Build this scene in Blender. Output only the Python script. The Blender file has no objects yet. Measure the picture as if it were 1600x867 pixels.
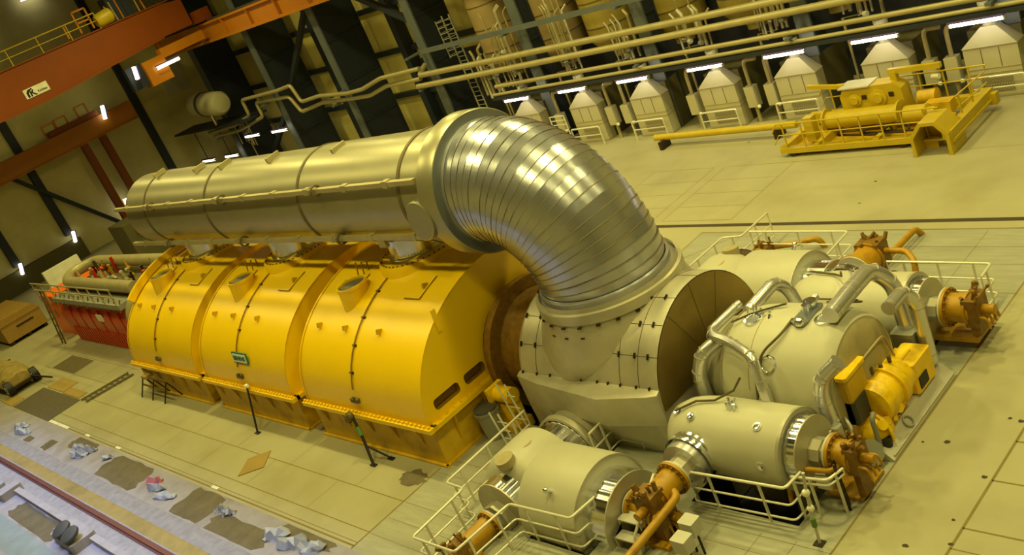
import bpy, bmesh, math, random
from mathutils import Vector, Matrix
from mathutils.geometry import tessellate_polygon

random.seed(7)
PI = math.pi
SC = bpy.context.scene
COL = SC.collection

# ---------------------------------------------------------------- camera
cam_d = bpy.data.cameras.new('camera')
cam = bpy.data.objects.new('camera', cam_d)
COL.objects.link(cam)
R0 = Vector((0.6575097, 0.6518033, -0.3779331))
R1 = Vector((0.0214182, -0.5175728, -0.8553710))
R2 = Vector((-0.7531416, 0.5543201, -0.3542696))
M = Matrix((R0, -R1, -R2)).transposed().to_4x4()
M.translation = Vector((0, 0, 15))
cam.matrix_world = M
cam_d.sensor_width = 36
cam_d.lens = 1575 / 1600 * 36
cam_d.clip_end = 400
SC.camera = cam

# ---------------------------------------------------------------- exposure, world, lamps of the hall
SC.view_settings.view_transform = 'Standard'
SC.view_settings.look = 'None'
SC.view_settings.gamma = 1
SC.view_settings.use_curve_mapping = False
SC.view_settings.exposure = 0.0
W = bpy.data.worlds.new('world')
SC.world = W
W.use_nodes = True
W.node_tree.nodes['Background'].inputs[0].default_value = (1.0, 0.86, 0.35, 1)
W.node_tree.nodes['Background'].inputs[1].default_value = 0.02

LIGHT = (1.0, 0.87, 0.28)
def area(name, loc, sx, sy, power, col=LIGHT, spread=PI, rot=(0, 0, 0)):
    l = bpy.data.lights.new(name, 'AREA')
    l.shape = 'RECTANGLE'; l.size = sx; l.size_y = sy
    l.energy = power * 0.33; l.color = col; l.spread = spread
    o = bpy.data.objects.new(name, l); COL.objects.link(o)
    o.location = loc; o.rotation_euler = rot
    return o
# rows of high bay lamps under the roof
for yy, rowp in ((9.0, 0.68), (19.0, 0.92), (30.0, 1.02)):
    for xx in (-66, -50, -38, -26, -14, -2):
        fall = {-66: .95, -50: .85, -38: .95, -26: 1.05, -14: 1.0, -2: .78}[xx]
        area('high_bay_lamp', (xx, yy, 21.0), 1.5, 1.2, 3300 * rowp * fall, spread=math.radians(156))
# cool light added over the near aisle for its bluish cast, source unseen
area('aisle_cool_light', (-38, 5.2, 9.5), 34, 1.2, 2000, (0.40, 0.52, 1.0), spread=math.radians(55))

# ---------------------------------------------------------------- materials
def lin(c):
    return tuple(((x / 12.92) if x <= 0.04045 else ((x + 0.055) / 1.055) ** 2.4) for x in c)
MATS = {}
def mat(name, col, rough=0.6, metal=0.0, var=0.12, scale=1.5, bump=0.0, bscale=20.0, stretch=(1, 1, 1), dirt=None, dscale=0.4, damt=0.5, emit=None, coat=0.0):
    m = bpy.data.materials.new(name); m.use_nodes = True
    nt = m.node_tree; N = nt.nodes; L = nt.links
    b = N['Principled BSDF']
    c = lin(col)
    tc = N.new('ShaderNodeTexCoord'); mp = N.new('ShaderNodeMapping')
    mp.inputs['Scale'].default_value = stretch
    geo = N.new('ShaderNodeNewGeometry')
    L.new(geo.outputs['Position'], mp.inputs['Vector'])
    nz = N.new('ShaderNodeTexNoise'); nz.inputs['Scale'].default_value = scale
    nz.inputs['Detail'].default_value = 5; nz.inputs['Roughness'].default_value = 0.6
    L.new(mp.outputs[0], nz.inputs['Vector'])
    rp = N.new('ShaderNodeValToRGB')
    lo = tuple(x * (1 - var) for x in c); hi = tuple(min(1, x * (1 + var)) for x in c)
    rp.color_ramp.elements[0].position = 0.3; rp.color_ramp.elements[1].position = 0.7
    rp.color_ramp.elements[0].color = (*lo, 1); rp.color_ramp.elements[1].color = (*hi, 1)
    L.new(nz.outputs['Fac'], rp.inputs[0])
    out = rp.outputs[0]
    if dirt:
        n2 = N.new('ShaderNodeTexNoise'); n2.inputs['Scale'].default_value = dscale; n2.inputs['Detail'].default_value = 8
        L.new(mp.outputs[0], n2.inputs['Vector'])
        r2 = N.new('ShaderNodeValToRGB'); r2.color_ramp.elements[0].position = 0.5; r2.color_ramp.elements[1].position = 0.72
        r2.color_ramp.elements[0].color = (0, 0, 0, 1); r2.color_ramp.elements[1].color = (damt, damt, damt, 1)
        L.new(n2.outputs['Fac'], r2.inputs[0])
        mx = N.new('ShaderNodeMixRGB'); L.new(r2.outputs[0], mx.inputs[0]); L.new(out, mx.inputs[1])
        mx.inputs[2].default_value = (*lin(dirt), 1); out = mx.outputs[0]
    L.new(out, b.inputs['Base Color'])
    b.inputs['Roughness'].default_value = rough; b.inputs['Metallic'].default_value = metal
    if coat: b.inputs['Coat Weight'].default_value = coat
    if bump:
        n3 = N.new('ShaderNodeTexNoise'); n3.inputs['Scale'].default_value = bscale; n3.inputs['Detail'].default_value = 3
        L.new(mp.outputs[0], n3.inputs['Vector'])
        bp = N.new('ShaderNodeBump'); bp.inputs['Strength'].default_value = bump; bp.inputs['Distance'].default_value = 0.05
        L.new(n3.outputs['Fac'], bp.inputs['Height']); L.new(bp.outputs[0], b.inputs['Normal'])
    if emit:
        b.inputs['Emission Color'].default_value = (*emit[:3], 1); b.inputs['Emission Strength'].default_value = emit[3]
    MATS[name] = m
    return m
def panel_mat(name, col, axis, period, depth, rough=0.6, var=0.12, dirt=None):
    """sheet wall: broad noise and panel joints repeated along one world axis"""
    m = mat(name, col, rough, 0, var, 0.35, dirt=dirt, dscale=0.15, damt=0.45)
    nt = m.node_tree; N = nt.nodes; L = nt.links; b = N['Principled BSDF']
    geo = N.new('ShaderNodeNewGeometry'); sp = N.new('ShaderNodeSeparateXYZ')
    L.new(geo.outputs['Position'], sp.inputs[0])
    k = N.new('ShaderNodeMath'); k.operation = 'PINGPONG'; k.inputs[1].default_value = period
    L.new(sp.outputs[axis], k.inputs[0])
    g = N.new('ShaderNodeMath'); g.operation = 'GREATER_THAN'; g.inputs[1].default_value = 0.03
    L.new(k.outputs[0], g.inputs[0])
    bp = N.new('ShaderNodeBump'); bp.inputs['Strength'].default_value = depth; bp.inputs['Distance'].default_value = 0.05
    L.new(g.outputs[0], bp.inputs['Height']); L.new(bp.outputs[0], b.inputs['Normal'])
    return m

m_floor = mat('concrete_floor', (0.65, 0.63, 0.50), 0.55, 0, 0.07, 0.5, 0.05, 60, dirt=(0.55, 0.51, 0.36), dscale=0.35, damt=0.45)
m_deck = mat('steel_deck', (0.63, 0.63, 0.56), 0.5, 0.12, 0.12, 1.2, 0.05, 30, (1, 6, 1), dirt=(0.50, 0.48, 0.40), dscale=0.3, damt=0.4)
m_joint = mat('floor_joint', (0.50, 0.44, 0.25), 0.8)
m_dseam = mat('deck_seam', (0.50, 0.47, 0.36), 0.7)
m_slot = mat('floor_slot', (0.25, 0.21, 0.14), 0.8)
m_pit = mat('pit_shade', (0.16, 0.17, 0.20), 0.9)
m_aisle = mat('aisle_concrete', (0.60, 0.58, 0.60), 0.8, 0, 0.12, 1.2, 0.15, 15, dirt=(0.45, 0.42, 0.36), dscale=0.8, damt=0.6)
m_aisle2 = mat('aisle_concrete_fine', (0.55, 0.54, 0.57), 0.85, 0, 0.2, 3, 0.2, 30)
m_tan = mat('aisle_sand_strip', (0.58, 0.51, 0.30), 0.85, 0, 0.15, 2, dirt=(0.36, 0.29, 0.16), dscale=0.3)
m_damp = mat('damp_patch', (0.38, 0.34, 0.25), 0.6, 0, 0.25, 1.5)
m_rail = mat('track_rail', (0.45, 0.28, 0.27), 0.5, 0.5)
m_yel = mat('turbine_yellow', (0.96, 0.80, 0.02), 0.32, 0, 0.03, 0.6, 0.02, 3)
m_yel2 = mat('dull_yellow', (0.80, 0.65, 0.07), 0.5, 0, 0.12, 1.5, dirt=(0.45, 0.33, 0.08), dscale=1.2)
m_yeld = mat('yellow_recess', (0.55, 0.41, 0.05), 0.6)
m_bright = mat('equipment_yellow', (0.96, 0.80, 0.04), 0.4, 0, 0.08, 2, dirt=(0.55, 0.40, 0.08), dscale=2.5, damt=0.6)
m_crane = mat('trolley_yellow', (0.74, 0.64, 0.10), 0.45, 0, 0.08, 2)
m_alu = mat('aluminium_cladding', (0.84, 0.84, 0.86), 0.27, 0.8, 0.05, 2.0)
m_elb = mat('elbow_cladding', (0.74, 0.75, 0.80), 0.27, 0.85, 0.08, 1.2, 0.12, 3.0)
m_satin = mat('satin_pipe_cladding', (0.66, 0.64, 0.53), 0.36, 0.7, 0.05, 1.0, 0.04, 2.0)
m_ip = mat('dull_cladding', (0.74, 0.72, 0.64), 0.42, 0.42, 0.10, 1.0, 0.05, 3, dirt=(0.55, 0.52, 0.46), dscale=0.7)
m_ipd = mat('disc_cladding', (0.56, 0.48, 0.26), 0.40, 0.8, 0.15, 0.7, 0.05, 3)
m_ring = mat('ring_steel', (0.52, 0.54, 0.56), 0.4, 0.7, 0.08, 1.5)
m_chrome = mat('bright_sheet', (0.92, 0.93, 0.97), 0.17, 1.0, 0.03, 3)
m_cream = mat('cream_insulation', (0.74, 0.73, 0.64), 0.42, 0, 0.04, 1.2, 0.03, 6)
m_creamd = mat('dusty_cream', (0.66, 0.61, 0.45), 0.6, 0, 0.15, 2)
m_seam = mat('seam_dark', (0.40, 0.36, 0.24), 0.6, 0.3)
m_clip = mat('latch_dark', (0.22, 0.18, 0.12), 0.5, 0.5)
m_rust = mat('ochre_paint', (0.70, 0.53, 0.06), 0.4, 0, 0.12, 3, dirt=(0.48, 0.31, 0.08), dscale=3, damt=0.6)
m_rustd = mat('brown_valve', (0.50, 0.37, 0.12), 0.5, 0.2, 0.3, 5)
m_white = mat('galvanised_rail', (0.86, 0.85, 0.78), 0.35, 0.2, 0.05, 3)
m_grey = mat('grey_paint', (0.55, 0.55, 0.50), 0.5, 0, 0.08)
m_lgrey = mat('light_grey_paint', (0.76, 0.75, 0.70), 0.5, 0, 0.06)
m_dgrey = mat('dark_grey_paint', (0.26, 0.26, 0.24), 0.5, 0, 0.1)
m_black = mat('black_rubber', (0.06, 0.06, 0.07), 0.5)
m_blue = mat('blue_black_steel', (0.13, 0.16, 0.22), 0.6, 0, 0.12, 0.8)
m_bluel = mat('blue_grey_flange', (0.36, 0.39, 0.42), 0.55, 0, 0.1)
m_wall = panel_mat('far_wall_panel', (0.80, 0.76, 0.46), 2, 1.5, 0.3, dirt=(0.66, 0.58, 0.32))
m_wend = panel_mat('end_wall_panel', (0.82, 0.79, 0.56), 2, 0.5, 0.4, dirt=(0.56, 0.52, 0.32))
m_ceil = mat('dark_roof', (0.10, 0.10, 0.10), 0.9)
m_orange = mat('crane_orange', (0.52, 0.25, 0.01), 0.5, 0, 0.06, 0.8)
m_orange2 = mat('runway_orange', (0.72, 0.45, 0.05), 0.5, 0, 0.08, 0.8)
m_red = mat('generator_red', (0.74, 0.26, 0.05), 0.3, 0, 0.08, 1)
m_redo = mat('generator_orange_red', (0.93, 0.44, 0.08), 0.4, 0, 0.06, 1)
m_tank = mat('tank_brown_yellow', (0.60, 0.53, 0.24), 0.55, 0, 0.1, 0.6, stretch=(1, 1, 2))
m_tankp = mat('tank_pinkish', (0.62, 0.54, 0.38), 0.55, 0, 0.1, 0.6)
m_pipe = mat('pipe_beige', (0.66, 0.62, 0.46), 0.4, 0.2, 0.1, 1.5)
m_cab = mat('cabinet_beige', (0.72, 0.70, 0.58), 0.45, 0.1, 0.05, 1)
m_wood = mat('crate_wood', (0.60, 0.47, 0.20), 0.7, 0, 0.2, 2, stretch=(1, 6, 6))
m_mat = mat('floor_mat_brown', (0.40, 0.36, 0.24), 0.9, 0, 0.12, 3)
m_matd = mat('floor_sheet_dark', (0.36, 0.33, 0.27), 0.9, 0, 0.15, 2, stretch=(1, 6, 1))
m_card = mat('cardboard', (0.62, 0.52, 0.28), 0.8, 0, 0.1, 2)
m_foil = mat('white_sheet', (0.66, 0.68, 0.76), 0.5, 0, 0.1, 4)
m_pink = mat('pink_sheet', (0.80, 0.48, 0.54), 0.6)
m_wrap = mat('wrapped_load', (0.68, 0.60, 0.36), 0.3, 0.2, 0.25, 3, 0.4, 4)
m_sign = mat('sign_white', (0.90, 0.90, 0.82), 0.5)
m_teal = mat('sign_green', (0.10, 0.42, 0.36), 0.5)
m_dark = mat('void_dark', (0.03, 0.03, 0.03), 0.9)
m_tube = mat('tube_glow', (1, 1, 1), 0.5, emit=(1.0, 0.90, 0.62, 18))
m_tubes = mat('small_tube_glow', (1, 1, 1), 0.5, emit=(1.0, 0.92, 0.68, 4))
m_hous = mat('lamp_housing', (0.40, 0.34, 0.62), 0.5)  # violet put into the housing for the colour fringe of the glowing tubes
m_glass = mat('lid_mesh', (0.46, 0.45, 0.38), 0.5, 0.5)
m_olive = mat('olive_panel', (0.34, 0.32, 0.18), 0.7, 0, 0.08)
m_green = mat('green_strap', (0.35, 0.50, 0.20), 0.6)
m_redl = mat('red_label', (0.70, 0.15, 0.06), 0.5)
m_grille = mat('perforated_plate', (0.70, 0.66, 0.50), 0.5, 0.2)
def perforate(m):
    nt = m.node_tree; N = nt.nodes; L = nt.links; b = N['Principled BSDF']
    geo = N.new('ShaderNodeNewGeometry'); ck = N.new('ShaderNodeTexChecker'); ck.inputs['Scale'].default_value = 20
    L.new(geo.outputs['Position'], ck.inputs['Vector'])
    ck.inputs['Color1'].default_value = (.42, .38, .24, 1); ck.inputs['Color2'].default_value = (.10, .09, .05, 1)
    L.new(ck.outputs[0], b.inputs['Base Color'])
perforate(m_grille)
m_galv = mat('galvanised_floor_plate', (0.70, 0.70, 0.66), 0.4, 0.4)
m_light = mat('corrugated_light', (0.52, 0.57, 0.58), 0.5)

# ---------------------------------------------------------------- mesh helpers
def V(*a): return Vector(a)
def perp(d):
    d = Vector(d).normalized()
    a = V(0, 0, 1) if abs(d.z) < 0.9 else V(1, 0, 0)
    u = d.cross(a).normalized(); w = d.cross(u).normalized()
    return u, w
class MB:
    def __init__(s): s.v = []; s.f = []
    def add(s, vs, fs):
        n = len(s.v); s.v += [Vector(x) for x in vs]; s.f += [[i + n for i in f] for f in fs]; return s
    def obox(s, c, ax, ay, az):
        c, ax, ay, az = map(Vector, (c, ax, ay, az))
        vs = [c + ax * i + ay * j + az * k for k in (-1, 1) for j in (-1, 1) for i in (-1, 1)]
        return s.add(vs, [(0, 2, 3, 1), (4, 5, 7, 6), (0, 1, 5, 4), (2, 6, 7, 3), (0, 4, 6, 2), (1, 3, 7, 5)])
    def box(s, x0, x1, y0, y1, z0, z1, b=0):
        if b:
            return s.prism([(x0 + b, y0), (x1 - b, y0), (x1, y0 + b), (x1, y1 - b), (x1 - b, y1), (x0 + b, y1), (x0, y1 - b), (x0, y0 + b)], 'z', z0, z1)
        return s.obox(((x0 + x1) / 2, (y0 + y1) / 2, (z0 + z1) / 2), ((x1 - x0) / 2, 0, 0), (0, (y1 - y0) / 2, 0), (0, 0, (z1 - z0) / 2))
    def bar(s, p, q, w, h=None):
        p, q = Vector(p), Vector(q); h = h or w
        d = q - p
        u, t = perp(d)
        return s.obox((p + q) / 2, d / 2, u * w / 2, t * h / 2)
    def cyl(s, p, q, r, r2=None, n=20, cap=True):
        p, q = Vector(p), Vector(q); r2 = r if r2 is None else r2
        return s.lathe(p, q - p, [(0, r), ((q - p).length, r2)], n, cap)
    def lathe(s, o, d, prof, n=32, cap=True, a0=0.0, a1=2 * PI, ref=None):
        o = Vector(o); d = Vector(d).normalized()
        u, w = perp(d)
        if ref is not None:
            u = Vector(ref); u = (u - d * u.dot(d)).normalized(); w = d.cross(u)
        full = abs(a1 - a0 - 2 * PI) < 1e-6
        m = n if full else n + 1
        vs = []
        for (t, r) in prof:
            for i in range(m):
                a = a0 + (a1 - a0) * i / n
                vs.append(o + d * t + (u * math.cos(a) + w * math.sin(a)) * max(r, 1e-4))
        fs = []
        for j in range(len(prof) - 1):
            for i in range(n):
                k = (i + 1) % m
                fs.append((j * m + i, j * m + k, (j + 1) * m + k, (j + 1) * m + i))
        if cap and full:
            fs.append(tuple(range(m))[::-1]); fs.append(tuple((len(prof) - 1) * m + i for i in range(m)))
        return s.add(vs, fs)
    def ring(s, o, d, r, t, w, n=32):
        """band of inner radius r, thickness t, width w along d (closed)"""
        d = Vector(d).normalized()
        return s.lathe(Vector(o), d, [(0, r), (0, r + t), (w, r + t), (w, r), (0, r)], n, False)
    def tube(s, pts, r, n=10, bend=0.0, closed=False):
        pts = [Vector(p) for p in pts]
        if bend > 0:
            out = [pts[0]]
            for a, b, c in zip(pts, pts[1:], pts[2:]):
                l = min(bend, (a - b).length * .45, (c - b).length * .45)
                p, q = b + (a - b).normalized() * l, b + (c - b).normalized() * l
                for i in range(6):
                    t = i / 5; out.append(p * (1 - t) ** 2 + b * 2 * t * (1 - t) + q * t * t)
            out.append(pts[-1]); pts = out
        rr = r if isinstance(r, (list, tuple)) else [r] * len(pts)
        vs = []; u = None
        for i, p in enumerate(pts):
            d = (pts[min(i + 1, len(pts) - 1)] - pts[max(i - 1, 0)])
            if d.length < 1e-9: d = V(0, 0, 1)
            d.normalize()
            if u is None: u, _ = perp(d)
            u = (u - d * u.dot(d)).normalized(); w = d.cross(u)
            vs += [p + (u * math.cos(2 * PI * k / n) + w * math.sin(2 * PI * k / n)) * rr[i] for k in range(n)]
        fs = []
        for j in range(len(pts) - 1):
            for k in range(n):
                fs.append((j * n + k, j * n + (k + 1) % n, (j + 1) * n + (k + 1) % n, (j + 1) * n + k))
        fs.append(tuple(range(n))[::-1]); fs.append(tuple((len(pts) - 1) * n + k for k in range(n)))
        return s.add(vs, fs)
    def prism(s, poly, axis, a, b):
        def P(u, v, t):
            return {'x': (t, u, v), 'y': (u, t, v), 'z': (u, v, t)}[axis]
        n = len(poly)
        vs = [P(u, v, a) for u, v in poly] + [P(u, v, b) for u, v in poly]
        fs = [tuple(range(n))[::-1], tuple(range(n, 2 * n))] + [(i, (i + 1) % n, n + (i + 1) % n, n + i) for i in range(n)]
        return s.add(vs, fs)
    def sphere(s, c, r, n=12, sq=(1, 1, 1)):
        c = Vector(c); k = n // 2
        vs = []; fs = []
        for j in range(k + 1):
            a = PI * j / k
            for i in range(n):
                b = 2 * PI * i / n
                vs.append(c + V(r * sq[0] * math.sin(a) * math.cos(b), r * sq[1] * math.sin(a) * math.sin(b), r * sq[2] * math.cos(a)))
        for j in range(k):
            for i in range(n):
                fs.append((j * n + i, j * n + (i + 1) % n, (j + 1) * n + (i + 1) % n, (j + 1) * n + i))
        return s.add(vs, fs)
    def plate(s, outer, holes, x, axis='x'):
        loops = [[Vector((u, v, 0)) for u, v in outer]] + [[Vector((u, v, 0)) for u, v in h] for h in holes]
        tris = tessellate_polygon(loops)
        flat = [p for l in loops for p in l]
        vs = [{'x': (x, p.x, p.y), 'y': (p.x, x, p.y), 'z': (p.x, p.y, x)}[axis] for p in flat]
        return s.add(vs, [tuple(t) for t in tris])
    def build(s, name, material, parent=None, angle=35, flat=False):
        o0 = parent_origin(parent)
        me = bpy.data.meshes.new(name)
        me.from_pydata([tuple(p - o0) for p in s.v], [], s.f)
        bm = bmesh.new(); bm.from_mesh(me)
        bmesh.ops.remove_doubles(bm, verts=bm.verts, dist=1e-5)
        bmesh.ops.dissolve_degenerate(bm, edges=bm.edges, dist=1e-6)
        bmesh.ops.recalc_face_normals(bm, faces=bm.faces)
        bm.to_mesh(me); bm.free()
        if not flat:
            me.polygons.foreach_set('use_smooth', [True] * len(me.polygons))
            me.set_sharp_from_angle(angle=math.radians(angle))
        me.materials.append(material)
        o = bpy.data.objects.new(name, me); COL.objects.link(o)
        if parent is not None: o.parent = parent
        return o
    def build_each(s, name, material, parent=None, angle=35):
        """every connected piece of the collected shape becomes an object of its own"""
        up = list(range(len(s.v)))
        def find(a):
            while up[a] != a: up[a] = up[up[a]]; a = up[a]
            return a
        for f in s.f:
            for k in f[1:]:
                a, b = find(f[0]), find(k)
                if a != b: up[a] = b
        groups = {}
        for f in s.f: groups.setdefault(find(f[0]), []).append(f)
        out = []
        for fs in groups.values():
            m = MB(); idx = {}
            for f in fs:
                for k in f:
                    if k not in idx: idx[k] = len(m.v); m.v.append(s.v[k])
            m.f = [[idx[k] for k in f] for f in fs]
            out.append(m.build(name, material, parent, angle))
        return out
def parent_origin(p):
    o = V(0, 0, 0)
    while p is not None:
        o += p.location; p = p.parent
    return o
def thing(name, label, cat, loc=(0, 0, 0), group=None):
    o = bpy.data.objects.new(name, None); COL.objects.link(o)
    o.empty_display_size = 0.2
    o.location = loc; o['label'] = label; o['category'] = cat
    if group: o['group'] = group
    return o
def tag(o, label, cat, group=None):
    o['label'] = label; o['category'] = cat
    if group: o['group'] = group
    return o
def single(name, mb, m, label, cat, group=None, angle=35):
    """a thing that is one mesh: origin moved to its base"""
    xs = [p.x for p in mb.v]; ys = [p.y for p in mb.v]; zs = [p.z for p in mb.v]
    c = V((min(xs) + max(xs)) / 2, (min(ys) + max(ys)) / 2, min(zs))
    mb.v = [p - c for p in mb.v]
    o = mb.build(name, m, None, angle); o.location = c
    return tag(o, label, cat, group)
def struct(name, mb, m, angle=35):
    o = mb.build(name, m, None, angle); o['kind'] = 'structure'; return o
def dup(root, loc, label=None, rotz=None, scale=None):
    r = root.copy(); COL.objects.link(r); r.location = loc
    if rotz is not None: r.rotation_euler = (0, 0, rotz)
    if scale is not None: r.scale = scale
    if label: r['label'] = label
    for ch in root.children:
        c = ch.copy(); COL.objects.link(c); c.parent = r
        for g in ch.children:
            d = g.copy(); COL.objects.link(d); d.parent = c
    return r
def text(body, size, m, parent, mtx, name='lettering'):
    cu = bpy.data.curves.new(name, 'FONT'); cu.body = body; cu.size = size; cu.extrude = 0.012
    cu.align_x = 'CENTER'; cu.align_y = 'CENTER'
    t = bpy.data.objects.new(name, cu); COL.objects.link(t)
    dg = bpy.context.evaluated_depsgraph_get()
    me = bpy.data.meshes.new_from_object(t.evaluated_get(dg)); me.name = name
    bpy.data.objects.remove(t); bpy.data.curves.remove(cu)
    me.transform(Matrix.Translation(-parent_origin(parent)) @ mtx)
    me.materials.clear(); me.materials.append(m)
    o = bpy.data.objects.new(name, me); COL.objects.link(o); o.parent = parent
    return o
# ================================================================ SETTING
AY, AZ = 17.45, 1.45                       # turbine axis
DX0, DX1, DY0, DY1 = -24.4, -11.42, 8.9, 27.1
def mir(y): return 2 * AY - y
pits = [(-24.1, -12.2, 15.15, mir(15.15)), (-19.0, -16.9, 11.15, 14.0), (-21.3, -19.0, 11.7, 15.15), (-15.5, -12.5, 13.65, 15.15)]
pits += [(a, b, mir(d), mir(c)) for a, b, c, d in pits[1:]]
def grid(xs, ys, keep, z=0.0):
    mb = MB()
    for x0, x1 in zip(xs, xs[1:]):
        for y0, y1 in zip(ys, ys[1:]):
            if keep((x0 + x1) / 2, (y0 + y1) / 2):
                mb.add([(x0, y0, z), (x1, y0, z), (x1, y1, z), (x0, y1, z)], [(0, 1, 2, 3)])
    return mb
inpit = lambda x, y: any(a < x < b and c < y < d for a, b, c, d in pits)
LPB = (-47.4, -24.6, 12.9, 22.0)
fx = sorted({-88, DX0, DX1, 16}); fy = sorted({8.9, DY1, 43})
struct('floor', grid(fx, fy, lambda x, y: not (DX0 < x < DX1 and y < DY1)), m_floor)
dx = sorted({DX0, DX1} | {p[0] for p in pits} | {p[1] for p in pits})
dy = sorted({DY0, DY1} | {p[2] for p in pits} | {p[3] for p in pits})
struct('steel_deck', grid(dx, dy, lambda x, y: not inpit(x, y)), m_deck)
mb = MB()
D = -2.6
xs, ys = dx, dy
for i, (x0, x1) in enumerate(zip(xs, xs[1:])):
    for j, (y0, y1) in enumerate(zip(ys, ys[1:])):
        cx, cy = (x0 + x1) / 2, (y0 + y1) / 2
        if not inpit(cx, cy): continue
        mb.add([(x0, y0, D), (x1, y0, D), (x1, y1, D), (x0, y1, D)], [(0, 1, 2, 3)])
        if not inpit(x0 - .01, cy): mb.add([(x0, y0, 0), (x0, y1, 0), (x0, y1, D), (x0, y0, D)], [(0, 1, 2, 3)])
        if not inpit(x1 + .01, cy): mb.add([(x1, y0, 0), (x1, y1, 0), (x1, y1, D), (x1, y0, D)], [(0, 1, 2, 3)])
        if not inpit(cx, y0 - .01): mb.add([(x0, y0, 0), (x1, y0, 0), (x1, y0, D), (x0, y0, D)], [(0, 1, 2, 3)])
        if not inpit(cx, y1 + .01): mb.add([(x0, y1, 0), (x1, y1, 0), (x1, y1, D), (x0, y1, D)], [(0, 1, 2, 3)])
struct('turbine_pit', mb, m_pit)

# near aisle: concrete, lighter strip, sand strip, rail bed
def strip(name, y0, y1, m, z=0.0, x0=-88, x1=16):
    mb = MB(); mb.add([(x0, y0, z), (x1, y0, z), (x1, y1, z), (x0, y1, z)], [(0, 1, 2, 3)])
    return struct(name, mb, m)
strip('aisle_slab', 7.45, 8.9, m_aisle)
strip('aisle_curb', 6.85, 7.45, m_aisle2)
strip('sand_strip', 6.35, 6.85, m_tan)
strip('rail_bed', 5.55, 6.35, m_aisle2)
strip('aisle_lower_slab', 4.25, 5.55, m_aisle)
strip('aisle_edge_sheet', 3.2, 4.25, m_light)
strip('aisle_far_side', -8, 3.2, m_aisle)
mb = MB(); mb.box(-84, 16, 6.08, 6.2, 0, .10); mb.box(-84, 16, 6.0, 6.28, 0, .03)
single('track_rail', mb, m_rail, 'long reddish steel rail running along the grey near aisle', 'rail')
mb = MB()
rnd = random.Random(3)
for x0, w, y0, y1 in ((-52.0, 1.0, 7.5, 7.9), (-49.4, 1.0, 7.5, 8.2), (-47.4, 3.0, 8.1, 8.88), (-42.4, 4.4, 7.48, 8.88), (-34.6, 2.6, 7.48, 8.88), (-31.9, 4.2, 7.5, 8.35), (-28.3, 3.4, 8.45, 8.88), (-44.6, 6.0, 4.3, 5.2), (-34, 5, 4.3, 5.2)):
    n = 22; pts = []
    for k in range(n):
        a = 2 * PI * k / n
        c, s = math.cos(a), math.sin(a)
        q = 1 / max(abs(c), abs(s)) * .5
        pts.append((x0 + w / 2 + c * q * w * rnd.uniform(.82, 1.0), (y0 + y1) / 2 + s * q * (y1 - y0) * rnd.uniform(.85, 1.0), 0.004))
    mb.add(pts, [tuple(range(n))])
struct('damp_patches', mb, m_damp)
# floor joints and slots
mb = MB()
def line(x0, y0, x1, y1, w=.04, z=.004):
    w = w * (1 if w > .15 else .6)
    p, q = V(x0, y0, z), V(x1, y1, z); d = (q - p).normalized(); n = V(-d.y, d.x, 0) * w / 2
    mb.add([p + n, q + n, q - n, p - n], [(0, 1, 2, 3)])
line(-84, 9.62, DX0, 9.62, .05); line(-84, 11.0, DX0, 11.0, .05)
line(-84, 9.02, DX0, 9.02, .10); line(-84, 9.16, DX0, 9.16, .04)
for x in (-50, -45.2, -40, -36.3, -32.2, -28): line(x, 9.62, x, 11.0, .03); line(x + 1, 11.0, x + 1, 12.6, .03)
for x in (-62, -57.1, -53.5): line(x, 9.6, x, 15, .05)
line(-62, 12.2, -51, 12.2, .05); line(-62, 13.6, -51, 13.6, .05)
line(DX1, 8.9, DX1, DY1, .08); line(DX0, DY1, 16, DY1, .09); line(DX0, 8.9, DX0, 12.6, .10); line(DX0, 22.2, DX0, DY1, .06)
for y in (28.1, 33.0): line(-31.2, y, -27.73, y); line(-27.15, y, -23.68, y)
for x in (-27.73, -27.15, -23.68, -31.2): line(x, 28.1, x, 33.0)
for y in (29.3, 30.5, 31.7): line(-31.2, y, -27.73, y, .03); line(-27.15, y, -23.68, y, .03)
line(-23.68, 33.0, -10, 33.0, .03); line(-36.5, 31.5, -40, 36.8, .04); line(-35, 31.5, -38.5, 36.8, .04)
line(DX0, 24.6, -22.4, 27.1, .04)
for y in (13.79, 14.62, 16.15, 17.5, 19.5, 21.5): line(-9.25, y, 16, y, .07)
line(-9.25, 14.0, 16, 14.0, .04)
line(-9.25, 8.9, -9.25, 27, .10)
struct('trim_1', mb, m_joint)
mb = MB(); line(-33, 27.67, 16, 27.67, .22, .005)
struct('trim_2', mb, m_slot)
# steel deck seams
mb = MB()
for y in (9.6, 10.3, 11.0, 12.4, 13.0): line(-24.3, y, -21.4, y, .03)
for y in (9.3, 9.6, 9.9, 10.2, 10.5, 10.8, 11.1, 11.6, 12.1, 12.6, 13.1): line(-16.6, y, DX1, y, .025)
for x in (-14.4, -13.2, -12.3): line(x, 9, x, 13.2, .03)
for x in (-22.4, -20.5): line(x, 21, x, 27, .03)
for y in (23.5, 25, 26): line(-16, y, DX1, y, .03)
line(-13.5, 21, -13.5, 27, .03)
struct('trim_3', mb, m_dseam)

# walls and roof
XE, YF = -88.0, 42.6
mb = MB(); mb.box(XE - .3, 16, YF, YF + .3, 0, 27); struct('wall_far', mb, m_wall)
mb = MB(); mb.box(XE - .3, XE, -8, YF, 0, 27); struct('wall_end', mb, m_wend)
mb = MB(); mb.box(XE, 16, -8.3, -8, 0, 27); struct('wall_near', mb, m_wend)
mb = MB(); mb.box(16, 16.3, -8, YF, 0, 27); struct('wall_right', mb, m_wend)
mb = MB(); mb.box(XE - .3, 16.3, -8.3, YF + .3, 27, 27.3); struct('ceiling', mb, m_ceil)
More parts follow.
